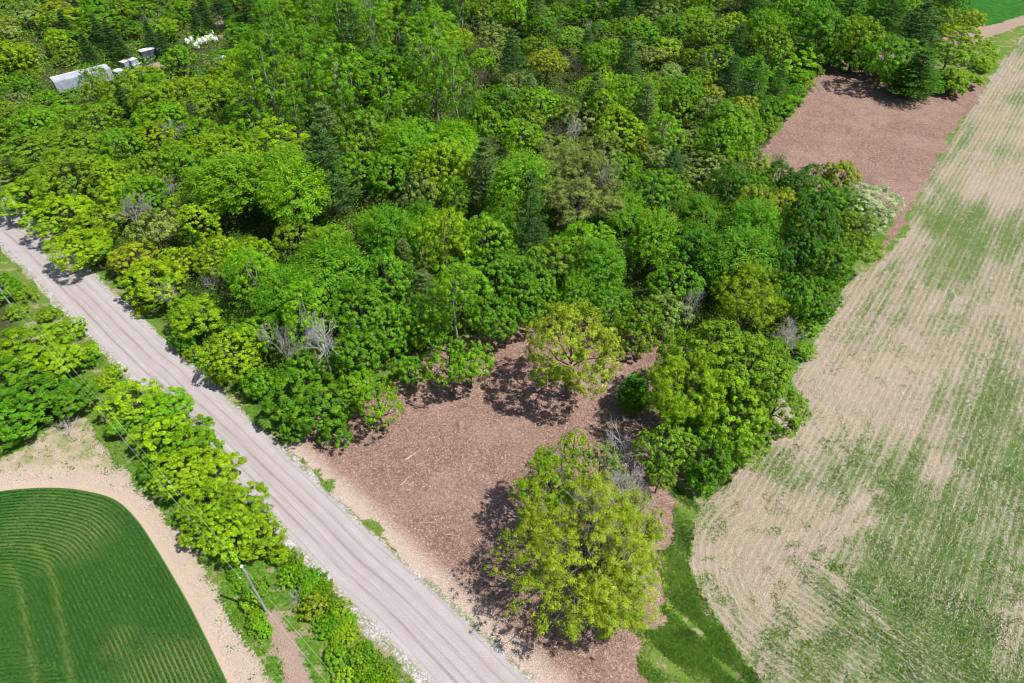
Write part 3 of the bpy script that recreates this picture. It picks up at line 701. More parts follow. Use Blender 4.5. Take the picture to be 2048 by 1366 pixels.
# hand-placed trees: px, py, crown width px, height m, kind, colour, label
HAND = [
 # clearing and its rim
 (1140, 680, 185, 15.5, 'lone_oak', (.24, .34, .02), 'solitary airy oak with one dark trunk standing inside the mulched clearing', (1133, 795)),
 (1172, 1108, 300, 11.5, 'big_oak', (.250, .355, .014), 'biggest lime oak with many grey limbs between mulch and stubble', None),
 (1110, 985, 150, 10, 'oak', 'lime', 'lime oak top touching the upper left of the biggest lime oak', None),
 (1265, 1080, 120, 9, 'oak', 'lime', 'narrow lime oak merged into the right side of the biggest lime oak', None),
 (1225, 1205, 120, 8, 'oak', 'lime', 'low lime oak at the bottom tip of the big roadside oak clump', None),
 (1200, 940, 120, 8, 'olive', 'dusty', 'thin-leaved grey-green tree behind the biggest lime oak', None),
 (1148, 888, 60, 6, 'olive', 'lime', 'slim lime sapling at the clearing edge beside the grey thickets', None),
 (1252, 880, 110, 6.5, 'bare', 'white', 'large grey leafless thicket right of the slim lime sapling', None),
 (1285, 1000, 90, 5, 'bare', 'white', 'grey leafless brush pile between the oaks near the field', None),
 (1105, 925, 80, 5, 'bare', 'white', 'small grey leafless thicket left of the slim lime sapling', None),
 (1270, 778, 88, 6, 'cedar', 'dark', 'dark cedar standing alone on the right side of the clearing', None),
 (1368, 790, 140, 13, 'oak', 'lime', 'lime oak with grey limbs just right of the lone dark cedar', None),
 (1425, 715, 190, 14, 'round', 'vivid', 'big bright round tree above the lime oak at the clearing', None),
 (1508, 735, 170, 13, 'round', 'vivid', 'bright round tree at the field edge below the grey dead limbs', None),
 (1545, 815, 150, 11, 'round', 'olive', 'olive round tree reaching furthest over the stubble field', None),
 (1460, 820, 165, 12, 'round', 'vivid', 'bright round tree in the middle of the field-side clump', None),
 (1330, 890, 110, 9, 'round', 'olive', 'soft olive round tree below the lime oak at the clearing', None),
 (1420, 905, 120, 8, 'round', 'green', 'mid green round tree at the lower end of field-side clump', None),
 (1490, 890, 100, 8, 'round', 'olive', 'olive round tree at the lower right corner of field-side clump', None),
 (1320, 950, 70, 6, 'olive', 'olive', 'small olive tree at the lower left of field-side clump', None),
 (1390, 945, 80, 4, 'shrub', 'green', 'mid green shrub at the bottom of the field-side clump', None),
 # left rim of the clearing
 (655, 690, 110, 11.5, 'dead', 'white', 'tall whitish leafless tree with open limbs near the road corner', (668, 768)),
 (565, 690, 90, 10.5, 'dead', 'grey', 'smaller leafless tree left of the tall whitish leafless tree', None),
 (645, 800, 120, 7, 'round_s', 'green', 'green round tree directly below the tall whitish leafless tree', None),
 (585, 790, 110, 7, 'round_s', 'green', 'green round tree below the smaller leafless tree', None),
 (668, 852, 80, 5, 'shrub', 'green', 'green shrub above the grey boulder on the clearing corner', None),
 (752, 780, 100, 8.5, 'olive', 'bright', 'bright slender-trunked tree on the left rim of the clearing', (768, 862)),
 (710, 780, 80, 7, 'round_s', 'bright', 'bright leaning tree beside the slender-trunked tree', None),
 (895, 700, 110, 9, 'olive', 'bright', 'bright tree with visible trunk at the top of the clearing', (905, 792)),
 (955, 700, 100, 8.5, 'olive', 'bright', 'right-hand bright tree with short trunk at the clearing top', (943, 776)),
 (815, 735, 70, 6, 'round_s', 'green', 'small green tree between the two groups of clearing-rim trunks', None),
 (470, 700, 120, 7.5, 'round', 'lime', 'lime round tree over the verge where its shadow touches the road', None),
 (1055, 600, 110, 10, 'round', 'green', None, None), (1010, 645, 90, 8, 'olive', 'green', None, None), (1225, 610, 100, 9, 'round', 'green', None, None), (1275, 665, 80, 6, 'shrub', 'olive', None, None), (1150, 590, 90, 9, 'maple', 'green', None, None), (188, 152, 42, 7, 'olive', 'olive', None, None), (720, 700, 110, 9, 'round', 'green', None, None), (780, 655, 110, 9.5, 'round', 'green', None, None), (845, 640, 100, 9.5, 'round', 'green', None, None), (600, 735, 90, 7, 'round_s', 'green', None, None), (980, 630, 110, 10, 'round', 'green', None, None), (1280, 640, 90, 8, 'olive', 'olive', None, None),
 (520, 665, 100, 8, 'round', 'bright', None, None), (440, 745, 60, 4, 'shrub', 'lime', None, None), (520, 760, 80, 5, 'shrub', 'green', None, None), (590, 850, 60, 4, 'shrub', 'green', None, None),
 # big crowns of the wood
 (640, 555, 190, 12, 'maple', 'green', 'largest dense green maple in the lower middle of the wood', None),
 (575, 600, 130, 11, 'maple', 'green', None, None), (720, 620, 130, 11, 'round', 'green', None, None),
 (780, 480, 130, 12, 'maple', 'green', None, None), (840, 450, 90, 11, 'maple', 'green', None, None),
 (810, 528, 66, 10, 'cedar', 'duskpine', 'grey-green cedar in the wood above the olive pine', None),
 (850, 585, 95, 9, 'pine', 'duskpine', 'olive pine in the wood below the grey-green cedar', None),
 (990, 545, 130, 11, 'round', 'green', None, None), (920, 560, 90, 9, 'round', 'bright', None, None), (1060, 560, 110, 11, 'round', 'green', None, None),
 (1160, 385, 175, 13, 'oak', 'dusty', 'big dusty pale-green oak in the centre of the wood', None),
 (1120, 345, 110, 12, 'oak', 'dusty', 'dusty green oak crown touching the top of the big dusty oak', None),
 (1060, 440, 105, 19, 'pine', 'pine', 'tall tiered pine just left of the big dusty oak', None),
 (1190, 540, 125, 12, 'maple', 'green', 'mid green maple with fanned sprays below the big dusty oak', None),
 (1300, 480, 120, 11, 'maple', 'bright', 'bright maple right of the fanned maple below the dusty oak', None),
 (1410, 430, 110, 11, 'maple', 'green', None, None), (1460, 370, 90, 11, 'round', 'dark', None, None),
 (1330, 630, 100, 8, 'olive', 'dusty', 'dusty thin tree left of the whitish dead tree by the clearing', None),
 (1385, 610, 55, 8, 'dead', 'white', 'narrow whitish dead tree above the big bright round trees', None),
 (1500, 600, 120, 11, 'oak', 'lime', 'lime oak between the whitish dead tree and the field edge', None),
 (1575, 685, 90, 6, 'dead', 'grey', 'sprawling grey dead limbs hanging at the stubble field edge', None),
 (1560, 420, 95, 9, 'round', 'yel', 'yellow-orange round tree among dark trees near the field', None),
 (1562, 352, 70, 8, 'round', 'dark', 'dark round tree left of its twin under the upper clearing', None),
 (1625, 350, 58, 7, 'round', 'dark', 'smaller dark round tree right of its twin under the upper clearing', None),
 (1560, 320, 30, 4, 'olive', 'pale', 'tiny pale sapling at the lower edge of the upper clearing', None),
 (1640, 400, 100, 9, 'round', 'green', None, None), (1690, 405, 80, 8, 'round', 'green', None, None), (1590, 370, 70, 8, 'round', 'dark', None, None), (1690, 460, 90, 9, 'round', 'olive', 'olive round tree directly left of the white-flowering tree', None),
 (1735, 405, 125, 8, 'round', 'pale', 'white-flowering pale round tree at the field corner', None),
 (1715, 505, 80, 7, 'olive', 'olive', 'olive tree below the white-flowering tree at the field edge', None),
 (1660, 520, 90, 9, 'round', 'green', None, None), (1590, 590, 100, 10, 'round', 'green', None, None), (1600, 500, 90, 10, 'round', 'dark', None, None),
 (1640, 590, 80, 8, 'round', 'green', None, None), (1540, 520, 80, 10, 'round', 'dark', None, None),
 (480, 365, 180, 12, 'maple', 'bright', 'big vivid green maple in the left half of the wood', None),
 (550, 275, 120, 10, 'aspen', 'lime', None, None), (600, 320, 90, 10, 'aspen', 'lime', None, None), (500, 250, 90, 10, 'aspen', 'bright', None, None),
 (650, 335, 125, 17, 'pine', 'pine', 'dark tiered pine right of the big vivid maple', None),
 (655, 272, 95, 15, 'pine', 'duskpine', 'grey-green pine directly above the dark tiered pine', None),
 (665, 400, 70, 7, 'bare', 'brown', 'brown leafless tangle below the dark tiered pine', None),
 (910, 395, 55, 11, 'aspen', 'bright', 'bright narrow upright tree in the middle of the wood', None),
 (915, 82, 62, 10, 'round', 'yel', 'bright yellow round tree at the top centre', None),
 (950, 150, 55, 7, 'bare', 'brown', 'brown leafless thicket below the bright yellow tree', None),
 (1025, 108, 66, 13, 'pine', 'pine', 'blue-green pine right of the bright yellow tree', None),
 (1095, 125, 88, 9, 'round', 'orange', 'orange-topped round tree in the upper middle', None),
 (1152, 138, 30, 8, 'bare', 'brown', 'narrow brown leafless shrub right of the orange-topped tree', None),
 (1255, 115, 66, 12, 'pine', 'pine', 'dark pine in the upper middle right of the brown leafless shrub', None),
 (1335, 98, 60, 7, 'round_s', 'lime', None, None), (1150, 262, 45, 8, 'dead', 'white', 'white leafless tree in the upper middle of the wood', None),
 (1220, 355, 45, 9, 'dead', 'white', 'whitish leafless tree beside the big dusty oak top', None),
 (1240, 255, 115, 10, 'round', 'lime', None, None), (1282, 290, 42, 7, 'round_s', 'orange', 'small orange tree in the upper middle of the wood', None),
 (1330, 265, 80, 10, 'aspen', 'bright', None, None), (1290, 445, 42, 6, 'round_s', 'orange', None, None), (780, 300, 60, 7, 'round_s', 'yel', None, None),
 (1475, 88, 66, 11, 'pine', 'pine', None, None), (1462, 155, 70, 11, 'pine', 'pine', None, None), (1512, 20, 60, 13, 'pine', 'pine', None, None), (1500, 180, 45, 6, 'dead', 'grey', None, None),
 (1440, 45, 45, 7, 'bare', 'grey', None, None),
 (1060, 185, 55, 9, 'pine', 'duskpine', None, None),
 # top right group
 (1700, 25, 90, 15, 'pine', 'dark', None, None), (1640, 55, 90, 14, 'round', 'green', None, None), (1722, 70, 85, 14, 'round', 'lime', 'yellowish tall round tree above the upper clearing', None),
 (1690, 100, 60, 6, 'shrub', 'dark', None, None), (1735, 118, 60, 6, 'shrub', 'dark', None, None), (1785, 140, 66, 6, 'shrub', 'green', None, None), (1870, 150, 60, 5, 'shrub', 'green', None, None), (1905, 170, 50, 4, 'shrub', 'olive', None, None), (1655, 110, 50, 5, 'shrub', 'green', None, None),
 (1700, 118, 60, 5, 'shrub', 'green', None, None), (1755, 132, 60, 5, 'shrub', 'dark', None, None), (1825, 150, 70, 7, 'spruce', 'dark', None, None), (1850, 160, 56, 4, 'shrub', 'green', None, None), (1890, 165, 50, 4, 'shrub', 'green', None, None), (1930, 150, 60, 4, 'shrub', 'lime', None, None),
 (1600, 20, 80, 13, 'round', 'green', None, None), (1560, 50, 60, 10, 'round', 'bright', None, None), (1580, 115, 110, 6, 'shrub', 'bright', None, None), (1545, 160, 80, 4, 'shrub', 'green', None, None),
 (1500, 245, 70, 4, 'shrub', 'green', None, None), (1550, 215, 70, 4, 'shrub', 'green', None, None), (1600, 150, 60, 4, 'shrub', 'bright', None, None),
 (1835, 62, 105, 15, 'pine', 'pine', 'tall blue-green pine in the top right corner group', None), (1780, 20, 80, 15, 'pine', 'dark', None, None),
 (1840, 140, 100, 11, 'pine', 'dark', 'low-branched dark pine shading the upper clearing', None), (1775, 110, 90, 13, 'round', 'green', None, None),
 (1900, 110, 90, 9, 'olive', 'olive', None, None), (1942, 40, 50, 7, 'round_s', 'yel', 'yellowish small tree next to the far green field', None), (1910, 150, 60, 6, 'shrub', 'olive', None, None),
 (1955, 100, 60, 5, 'shrub', 'lime', None, None), (1970, 130, 40, 3, 'shrub', 'lime', None, None), (1880, 40, 60, 9, 'olive', 'olive', None, None), (1925, 70, 70, 7, 'olive', 'lime', None, None),
 # roadside, right hand side going up
 (158, 492, 105, 7, 'round', 'lime', 'lime roadside tree casting the lower shadow on the road', None), (60, 385, 110, 7, 'round_s', 'lime', None, None), (122, 425, 115, 7.5, 'round', 'lime', None, None),
 (195, 440, 100, 7, 'round', 'lime', None, None), (185, 500, 70, 5.5, 'round_s', 'lime', None, None), (272, 512, 80, 6, 'round_s', 'yel', None, None), (308, 560, 110, 7, 'round_s', 'lime', None, None),
 (400, 632, 105, 7, 'round_s', 'lime', None, None), (365, 672, 60, 4, 'shrub', 'green', None, None), (60, 300, 130, 8, 'round', 'olive', None, None), (30, 240, 100, 7, 'round', 'olive', None, None), (130, 330, 120, 8, 'round', 'olive', None, None),
 (268, 425, 60, 9, 'dead', 'grey', 'thin curved leafless tree above the roadside trees', None), (425, 553, 48, 5, 'bare', 'grey', 'grey leafless ball of twigs in the roadside trees', None),
 (335, 595, 45, 6, 'dead', 'grey', 'small grey leafless tree near the roadside', None),
 # trailer surroundings
 (205, 150, 50, 8.5, 'olive', 'olive', 'thin dark-trunked tree standing before the right half of the long white trailer', (212, 228)),
 (175, 192, 50, 4, 'bare', 'brown', 'brown leafless shrub below the long white trailer', None),
 (130, 200, 50, 3, 'shrub', 'bright', None, None), (95, 190, 50, 3, 'shrub', 'green', None, None), (215, 200, 50, 4, 'shrub', 'lime', None, None), (285, 150, 75, 6, 'round_s', 'lime', None, None), (355, 112, 58, 7, 'round_s', 'bright', 'bright green tree between the grey crates and white sacks', None), (400, 170, 80, 6, 'round', 'lime', None, None),
 (150, 75, 40, 5, 'round_s', 'bright', 'small vivid tree above the long white trailer', None),
 (195, 58, 40, 9, 'spruce', 'pine', None, None), (220, 72, 42, 9, 'spruce', 'pine', None, None), (240, 92, 40, 8, 'spruce', 'pine', None, None), (172, 92, 40, 8, 'spruce', 'pine', None, None), (130, 50, 44, 9, 'spruce', 'pine', None, None),
 (300, 70, 40, 9, 'spruce', 'pine', None, None), (325, 82, 36, 8, 'spruce', 'pine', None, None), (410, 28, 40, 9, 'spruce', 'pine', None, None), (392, 42, 36, 8, 'spruce', 'pine', None, None),
 (440, 8, 60, 11, 'pine', 'pine', None, None), (500, 18, 60, 12, 'pine', 'pine', None, None), (110, 22, 66, 7, 'round_s', 'yel', None, None), (150, 35, 50, 7, 'round_s', 'lime', None, None), (45, 25, 60, 7, 'olive', 'dusty', 'grey-green willow in the top left corner', None),
 (455, 118, 60, 7, 'round', 'green', None, None), (130, 105, 40, 5, 'shrub', 'olive', None, None),
 # aspens
 (560, 28, 75, 16, 'aspen', 'bright', None, None), (620, 45, 75, 17, 'aspen', 'bright', None, None), (690, 30, 75, 17, 'aspen', 'bright', None, None), (530, 85, 75, 15, 'aspen', 'bright', None, None),
 (595, 105, 80, 16, 'aspen', 'bright', None, None), (660, 110, 80, 16, 'aspen', 'bright', None, None), (560, 160, 75, 15, 'aspen', 'bright', None, None), (630, 180, 80, 15, 'aspen', 'green', None, None),
 (700, 165, 80, 15, 'aspen', 'bright', None, None), (770, 180, 75, 15, 'aspen', 'bright', None, None), (830, 150, 80, 15, 'aspen', 'bright', None, None), (870, 60, 70, 15, 'aspen', 'bright', None, None), (800, 45, 75, 16, 'aspen', 'bright', None, None),
 (700, 230, 70, 13, 'aspen', 'green', None, None), (735, 30, 26, 16, 'dead', 'white', 'white leafless trunk rising at the top among aspens', None), (752, 110, 20, 14, 'dead', 'white', 'thin white snag among the aspens, left of another', None),
 (845, 130, 24, 14, 'dead', 'white', 'forked white snag among the aspens on the right', None), (770, 270, 22, 8, 'dead', 'white', 'short pale snag below the aspen stand', None), (690, 190, 45, 6, 'bare', 'brown', None, None),
 # left of the road
 (50, 690, 130, 5.5, 'round', 'lime', 'lime round tree on the left edge beside the wires', None), (110, 725, 90, 4.5, 'round_s', 'lime', None, None), (20, 750, 110, 5, 'round_s', 'green', None, None), (70, 790, 110, 5, 'round_s', 'green', None, None),
 (140, 795, 90, 4.5, 'round_s', 'green', None, None), (20, 840, 110, 4.5, 'round_s', 'green', None, None), (10, 570, 80, 4, 'shrub', 'green', None, None), (45, 585, 45, 2.5, 'shrub', 'lime', None, None),
 (130, 660, 60, 2.6, 'shrub', 'lime', None, None), (180, 700, 50, 2.6, 'shrub', 'lime', None, None), (205, 760, 44, 2.4, 'shrub', 'lime', None, None), (160, 720, 50, 2.4, 'shrub', 'green', None, None), (30, 620, 40, 1.8, 'bush', 'lime', None, None),
 (95, 625, 40, 1.8, 'bush', 'lime', None, None), (225, 740, 40, 2, 'bush', 'lime', None, None),
 (265, 800, 104, 4.6, 'round_s', 'lime', 'topmost lime tree of the hedge row left of the road', None), (330, 815, 93, 4.2, 'round_s', 'bright', None, None), (325, 870, 115, 5, 'round_s', 'lime', None, None), (385, 885, 104, 5, 'round_s', 'bright', None, None),
 (370, 940, 121, 5.2, 'round', 'lime', None, None), (430, 950, 110, 5.2, 'round_s', 'lime', None, None), (420, 1005, 121, 5, 'round', 'lime', None, None), (485, 1010, 104, 5, 'round_s', 'lime', None, None), (465, 1060, 115, 4.6, 'round', 'lime', None, None),
 (520, 1070, 88, 4, 'round_s', 'lime', 'lowest lime tree of the hedge row left of the road', None), (230, 850, 70, 3.5, 'shrub', 'green', None, None), (300, 930, 60, 3, 'shrub', 'green', None, None), (390, 1060, 60, 3, 'shrub', 'lime', None, None),
 (560, 1110, 50, 2.2, 'shrub', 'lime', None, None), (575, 1150, 44, 1.6, 'bush', 'bright', None, None), (520, 1170, 40, 1.4, 'bush', 'bright', None, None), (500, 1200, 44, 1.4, 'bush', 'lime', 'low bush at the left foot of the leaning utility pole', None),
 (510, 1240, 40, 1.2, 'bush', 'bright', None, None), (615, 1165, 44, 1.3, 'bush', 'bright', None, None), (625, 1205, 60, 2, 'bush', 'orange', 'straw-coloured bush on the left verge beside the road', None), (680, 1215, 44, 1.3, 'bush', 'lime', None, None), (650, 1250, 50, 1.3, 'bush', 'bright', None, None),
 (690, 1270, 50, 1.3, 'bush', 'lime', None, None), (720, 1310, 44, 1.2, 'bush', 'olive', None, None), (670, 1310, 50, 1.2, 'bush', 'bright', None, None), (730, 1350, 44, 1.1, 'bush', 'bright', None, None), (690, 1355, 50, 1.1, 'bush', 'lime', None, None),
 (600, 1190, 40, 1.4, 'bare', 'white', 'small heap of bare white sticks on the left verge', None), (130, 850, 50, 1.6, 'bare', 'white', 'bare fallen branches at the tip of the tan field margin', None),
]
for e in HAND: plant(*e[:7], base=e[7])
vr = random.Random(31)
for k in range(46):
    t_ = vr.random(); cx_, cy_ = 572+t_*210, 1108+t_*275
    plant(cx_+vr.uniform(-26, 24)-10*t_, cy_+vr.uniform(-20, 20), vr.uniform(20, 48), vr.uniform(.6, 1.7), 'bush', vr.choice(['bright', 'lime', 'green', 'bright', 'olive']))
for k in range(9):
    t_ = k/8; plant(455+t_*70+vr.uniform(-8, 8), 1110+t_*150, vr.uniform(26, 40), vr.uniform(.8, 1.5), 'bush', vr.choice(['bright', 'green']))
# leafless limbs showing among the lime oaks
for px, py, wp, h in ((1150, 1030, 120, 12.5), (1225, 1100, 110, 12), (1230, 985, 110, 10)): plant(px, py, wp, h, 'dead', 'white')

# ------------------------------------------------------------------ the rest of the wood
FOREST = poly([(-700, 40), (-350, 120), (-150, 240), (0, 335), (80, 420), (200, 520), (300, 610), (390, 690), (470, 760), (560, 820), (620, 860), (690, 850), (770, 815), (850, 770), (930, 735), (1000, 700), (1050, 665), (1130, 635), (1240, 665),
               (1330, 710), (1420, 760), (1540, 740), (1610, 660), (1650, 590), (1690, 520), (1755, 430), (1690, 385), (1530, 355), (1490, 320), (1560, 235), (1640, 130), (1700, 90), (1850, 90), (1950, 110), (1930, 60), (1890, 20),
               (1880, -60), (1880, -120), (-900, -120)])
EXCL = [poly(p) for p in ([(85, 235), (95, 130), (225, 95), (300, 85), (335, 130), (330, 180), (240, 205), (225, 240), (130, 250)], [(355, 130), (365, 70), (440, 45), (470, 60), (465, 165), (380, 165)])]
def region(px, py):
    r = trng.random
    def pick(L):
        s = sum(w_ for w_, _ in L); k = r()*s
        for w_, v in L:
            k -= w_
            if k <= 0: return v
        return L[-1][1]
    if px > 1500 and py < 190: return pick([(2, ('pine', 'dark', 13, 3.6)), (1.2, ('pine', 'pine', 12, 3.2)), (4, ('round', 'green', 12, 4.2)), (2, ('olive', 'olive', 9, 3.4)), (2, ('round', 'bright', 12, 4.2))])
    if px < 520 and py < 200: return pick([(5, ('olive', 'olive', 6, 3)), (4, ('round_s', 'lime', 6, 3)), (1.6, ('spruce', 'pine', 7.5, 2.2)), (2, ('olive', 'dusty', 6, 2.8)), (2, ('round_s', 'green', 6, 3)), (.7, ('bare', 'grey', 4, 2))])
    if 480 < px < 930 and py < 250: return pick([(8, ('aspen', 'bright', 15, 4.2)), (3, ('aspen', 'green', 15, 4)), (1, ('round', 'green', 11, 4)), (1, ('pine', 'pine', 13, 3.4))])
    if px > 930 and py < 330: return pick([(1.6, ('pine', 'duskpine', 9, 3)), (1.3, ('pine', 'pine', 10, 2.9)), (4, ('olive', 'dusty', 6.5, 3.4)), (4, ('round', 'green', 8, 3.7)), (3, ('olive', 'olive', 7, 3.4)), (4, ('round', 'bright', 9, 3.6)),
                                              (1.2, ('bare', 'grey', 5, 2.4)), (1, ('round_s', 'lime', 7, 3)), (.5, ('round_s', 'orange', 7, 2.6)), (2, ('shrub', 'dusty', 4, 3)), (.9, ('bare', 'brown', 5, 2.2))])
    if px < 470: return pick([(5, ('round', 'lime', 7, 3.6)), (3, ('round', 'olive', 7, 3.6)), (6, ('round', 'bright', 7.5, 3.6)), (3, ('olive', 'lime', 6.5, 3.3)), (1.6, ('olive', 'dusty', 6.5, 3)), (.4, ('dead', 'grey', 7, 2.5)), (.6, ('round_s', 'yel', 5.5, 2.7)), (.8, ('pine', 'duskpine', 8, 2.6))])
    if px > 1250 and py > 320: return pick([(5, ('round', 'green', 10, 4)), (3, ('round', 'dark', 10, 4)), (3, ('maple', 'green', 10, 4.2)), (2, ('round', 'olive', 9, 3.8)), (1.2, ('olive', 'lime', 9, 3.6)), (1.0, ('round_s', 'orange', 8, 2.8)), (.3, ('dead', 'grey', 9, 2.6))])
    return pick([(6, ('round', 'bright', 10, 4)), (5, ('maple', 'bright', 10, 4.2)), (4, ('round', 'green', 10, 4)), (2, ('maple', 'green', 11, 4.2)), (1.8, ('round', 'lime', 9.5, 3.8)), (2.2, ('olive', 'olive', 9, 3.6)), (1.1, ('olive', 'dusty', 9, 3.4)),
                 (.8, ('pine', 'duskpine', 11, 3)), (3.0, ('aspen', 'bright', 12, 3)), (1.5, ('aspen', 'lime', 11, 2.8)), (.25, ('dead', 'grey', 9, 2.6)), (.5, ('round_s', 'orange', 7.5, 2.6)), (.5, ('bare', 'brown', 6, 2.2)), (.6, ('pine', 'pine', 11, 3))])
pts = [(t[0].location.x, t[0].location.y, t[6]) for t in THINGS]
prng = np.random.RandomState(77)
cand = np.stack([prng.uniform(-170, 125, 26000), prng.uniform(50, 262, 26000)], 1)
inF = sdist(cand[:, 0], cand[:, 1], FOREST) > 1.6
ex = np.zeros(len(cand), bool)
for e in EXCL: ex |= sdist(cand[:, 0], cand[:, 1], e) > -1.5
cand = cand[inF & ~ex]
KEEP = [(e[0], e[1]+14, e[2]*.42+8) for e in HAND if e[6] and e[1] < 640]
PA = np.array(pts); NFILL = 0
for x, y in cand:
    px, py = P(x, y, 6.0)
    if px < -60 or px > 2100 or py < -45: continue
    if any(abs(px-q[0]) < q[2] and abs(py-q[1]) < q[2] for q in KEEP): continue
    key, col, h, r_ = region(px, py)
    far = max(0, (y-130)/130); r_ = r_*(1.08+.3*far)
    d = np.hypot(PA[:, 0]-x, PA[:, 1]-y)
    if np.any(d < (PA[:, 2]+r_)*.60): continue
    sc = trng.uniform(.72, 1.28)
    plant(0, 0, r_*sc*1.06, h*sc*trng.uniform(.88, 1.28), key, col, at=(x, y)); NFILL += 1
    PA = np.vstack([PA, [x, y, r_]])
    if len(THINGS) > 760: break
print('trees', len(THINGS), 'fill', NFILL)
# shrubs along the wood's edges
SP = smooth(poly([(-60, 320), (40, 375), (110, 455), (245, 565), (350, 655), (430, 725), (515, 800), (580, 860)]), 5)
for k in range(0, len(SP), 3):
    x, y = SP[k]+prng.randn(2)*.7
    plant(0, 0, prng.uniform(1.1, 1.9), prng.uniform(1.4, 2.8), 'bush' if prng.rand() < .4 else 'shrub', prng.choice(['bright', 'lime', 'green']), at=(x, y))
SP2 = smooth(poly([(1700, 520), (1660, 590), (1640, 640), (1600, 700)]), 4)
for k in range(0, len(SP2), 2):
    x, y = SP2[k]+prng.randn(2)*.6; plant(0, 0, prng.uniform(1.2, 2.0), prng.uniform(1.5, 3), 'shrub', prng.choice(['bright', 'green']), at=(x, y))

SP3 = smooth(poly([(1500, 325), (1555, 262), (1600, 200), (1640, 145)]), 5)
for k in range(0, len(SP3)):
    x, y = SP3[k]+prng.randn(2)*.8+np.array([-1.6, .6]); plant(0, 0, prng.uniform(1.8, 2.8), prng.uniform(1.8, 3), 'shrub', prng.choice(['bright', 'green', 'olive']), at=(x, y))

# undergrowth of the wood
x, y = view_points(560000, (-60, -90, 2000, 900), 260); i, j = fields_at(x, y); r = np.random.RandomState(261)
k = (WOODS[i, j] > .6) & (ZF['mulch'][i, j] < -.8) & (ZF['bare'][i, j] < -.2) & (U_[i, j] > R_W+1.5) & (r.rand(len(x)) < .35+.8*vnoise(x, y, 4, 262))
x, y = x[k], y[k]; i, j = fields_at(x, y); n = len(x); z, _, _ = ground_zv(x, y)
def lump(x, y): return (3.8*np.clip(fnoise(x, y, 4.2, 263, 3)-.25, 0, 1)*1.6+.5*vnoise(x, y, .9, 264))
hh = lump(x, y); fade = np.clip((WOODS[i, j]-.6)/2.5, .15, 1); hx = (lump(x+.2, y)-hh)/.2*fade; hy = (lump(x, y+.2)-hh)/.2*fade; hh = hh*fade
C = np.stack([x, y, z+hh*r.uniform(.75, 1.03, n)+.05], 1); N = np.stack([-hx, -hy, np.full(n, 1.0)], 1)+r.randn(n, 3)*.45
V, F = leaf_quads(C, N, r.uniform(.09, .19, n)*(1+.5*(y > 130)), .6, rng=r)
ti = np.clip(vnoise(x, y, 3.5, 265)*.6+vnoise(x, y, 11, 267)*.4-.25+.45*r.rand(n), 0, 1)
o = mesh_from('undergrowth', V, F, M_LEAF, attrs={'tint': ('FACE', ti)}); o.color = (.135, .300, .010, 1)
tag(o, 'low leafy undergrowth filling gaps between the trees', 'undergrowth', kind='stuff')

# ------------------------------------------------------------------ box kit
def bx(V, F, lo, hi):
    k = len(V); x0, y0, z0 = lo; x1, y1, z1 = hi
    V += [(x0, y0, z0), (x1, y0, z0), (x1, y1, z0), (x0, y1, z0), (x0, y0, z1), (x1, y0, z1), (x1, y1, z1), (x0, y1, z1)]
    F += [[k, k+3, k+2, k+1], [k+4, k+5, k+6, k+7], [k, k+1, k+5, k+4], [k+1, k+2, k+6, k+5], [k+2, k+3, k+7, k+6], [k+3, k, k+4, k+7]]
def boxes(name, bl, mat, parent=None, bev=0.0):
    V, F = [], []
    for lo, hi in bl: bx(V, F, lo, hi)
    o = mesh_from(name, V, F, mat, parent)
    if bev:
        b = o.modifiers.new('bevel', 'BEVEL'); b.width = bev; b.segments = 2
    return o
def tube_obj(name, segs, mat, parent=None, sides=8):
    V, F = tubes(segs, sides); return mesh_from(name, V, F, mat, parent, smooth_=True)
M_WHITE = simple_mat('weathered_white_panel', (.27, .30, .36), (.43, .46, .53), .7, .75)
M_RUSTY = simple_mat('rusty_pinkish_metal', (.55, .42, .38), (.76, .66, .62), 1.2, .6)
M_STEEL = simple_mat('dark_steel', (.05, .05, .06), (.10, .10, .11), 2, .6)
M_TYRE = simple_mat('tyre_rubber', (.02, .02, .02), (.035, .035, .035), 4, .85)
M_CRATE = simple_mat('grey_blue_crate', (.16, .19, .25), (.34, .38, .46), 1.5, .6)
M_CRATET = simple_mat('pale_lid', (.48, .50, .58), (.66, .68, .74), 1.2, .6)
M_DARKBOX = simple_mat('dark_crate_side', (.035, .05, .07), (.10, .13, .16), 2, .5)
M_SACK = simple_mat('white_sack_fabric', (.66, .64, .62), (.86, .85, .84), 1.5, .8)
M_WOODP = simple_mat('grey_weathered_wood', (.22, .20, .20), (.36, .335, .335), 1.2, .85, stretch=(6, 6, .6))
M_WIRE = simple_mat('aluminium_wire', (.34, .42, .34), (.46, .54, .44), 1, .35)
M_PORC = simple_mat('pale_porcelain', (.72, .78, .76), (.85, .88, .86), 3, .3)
M_STONE = simple_mat('grey_stone', (.22, .21, .20), (.42, .40, .38), 3, .9)

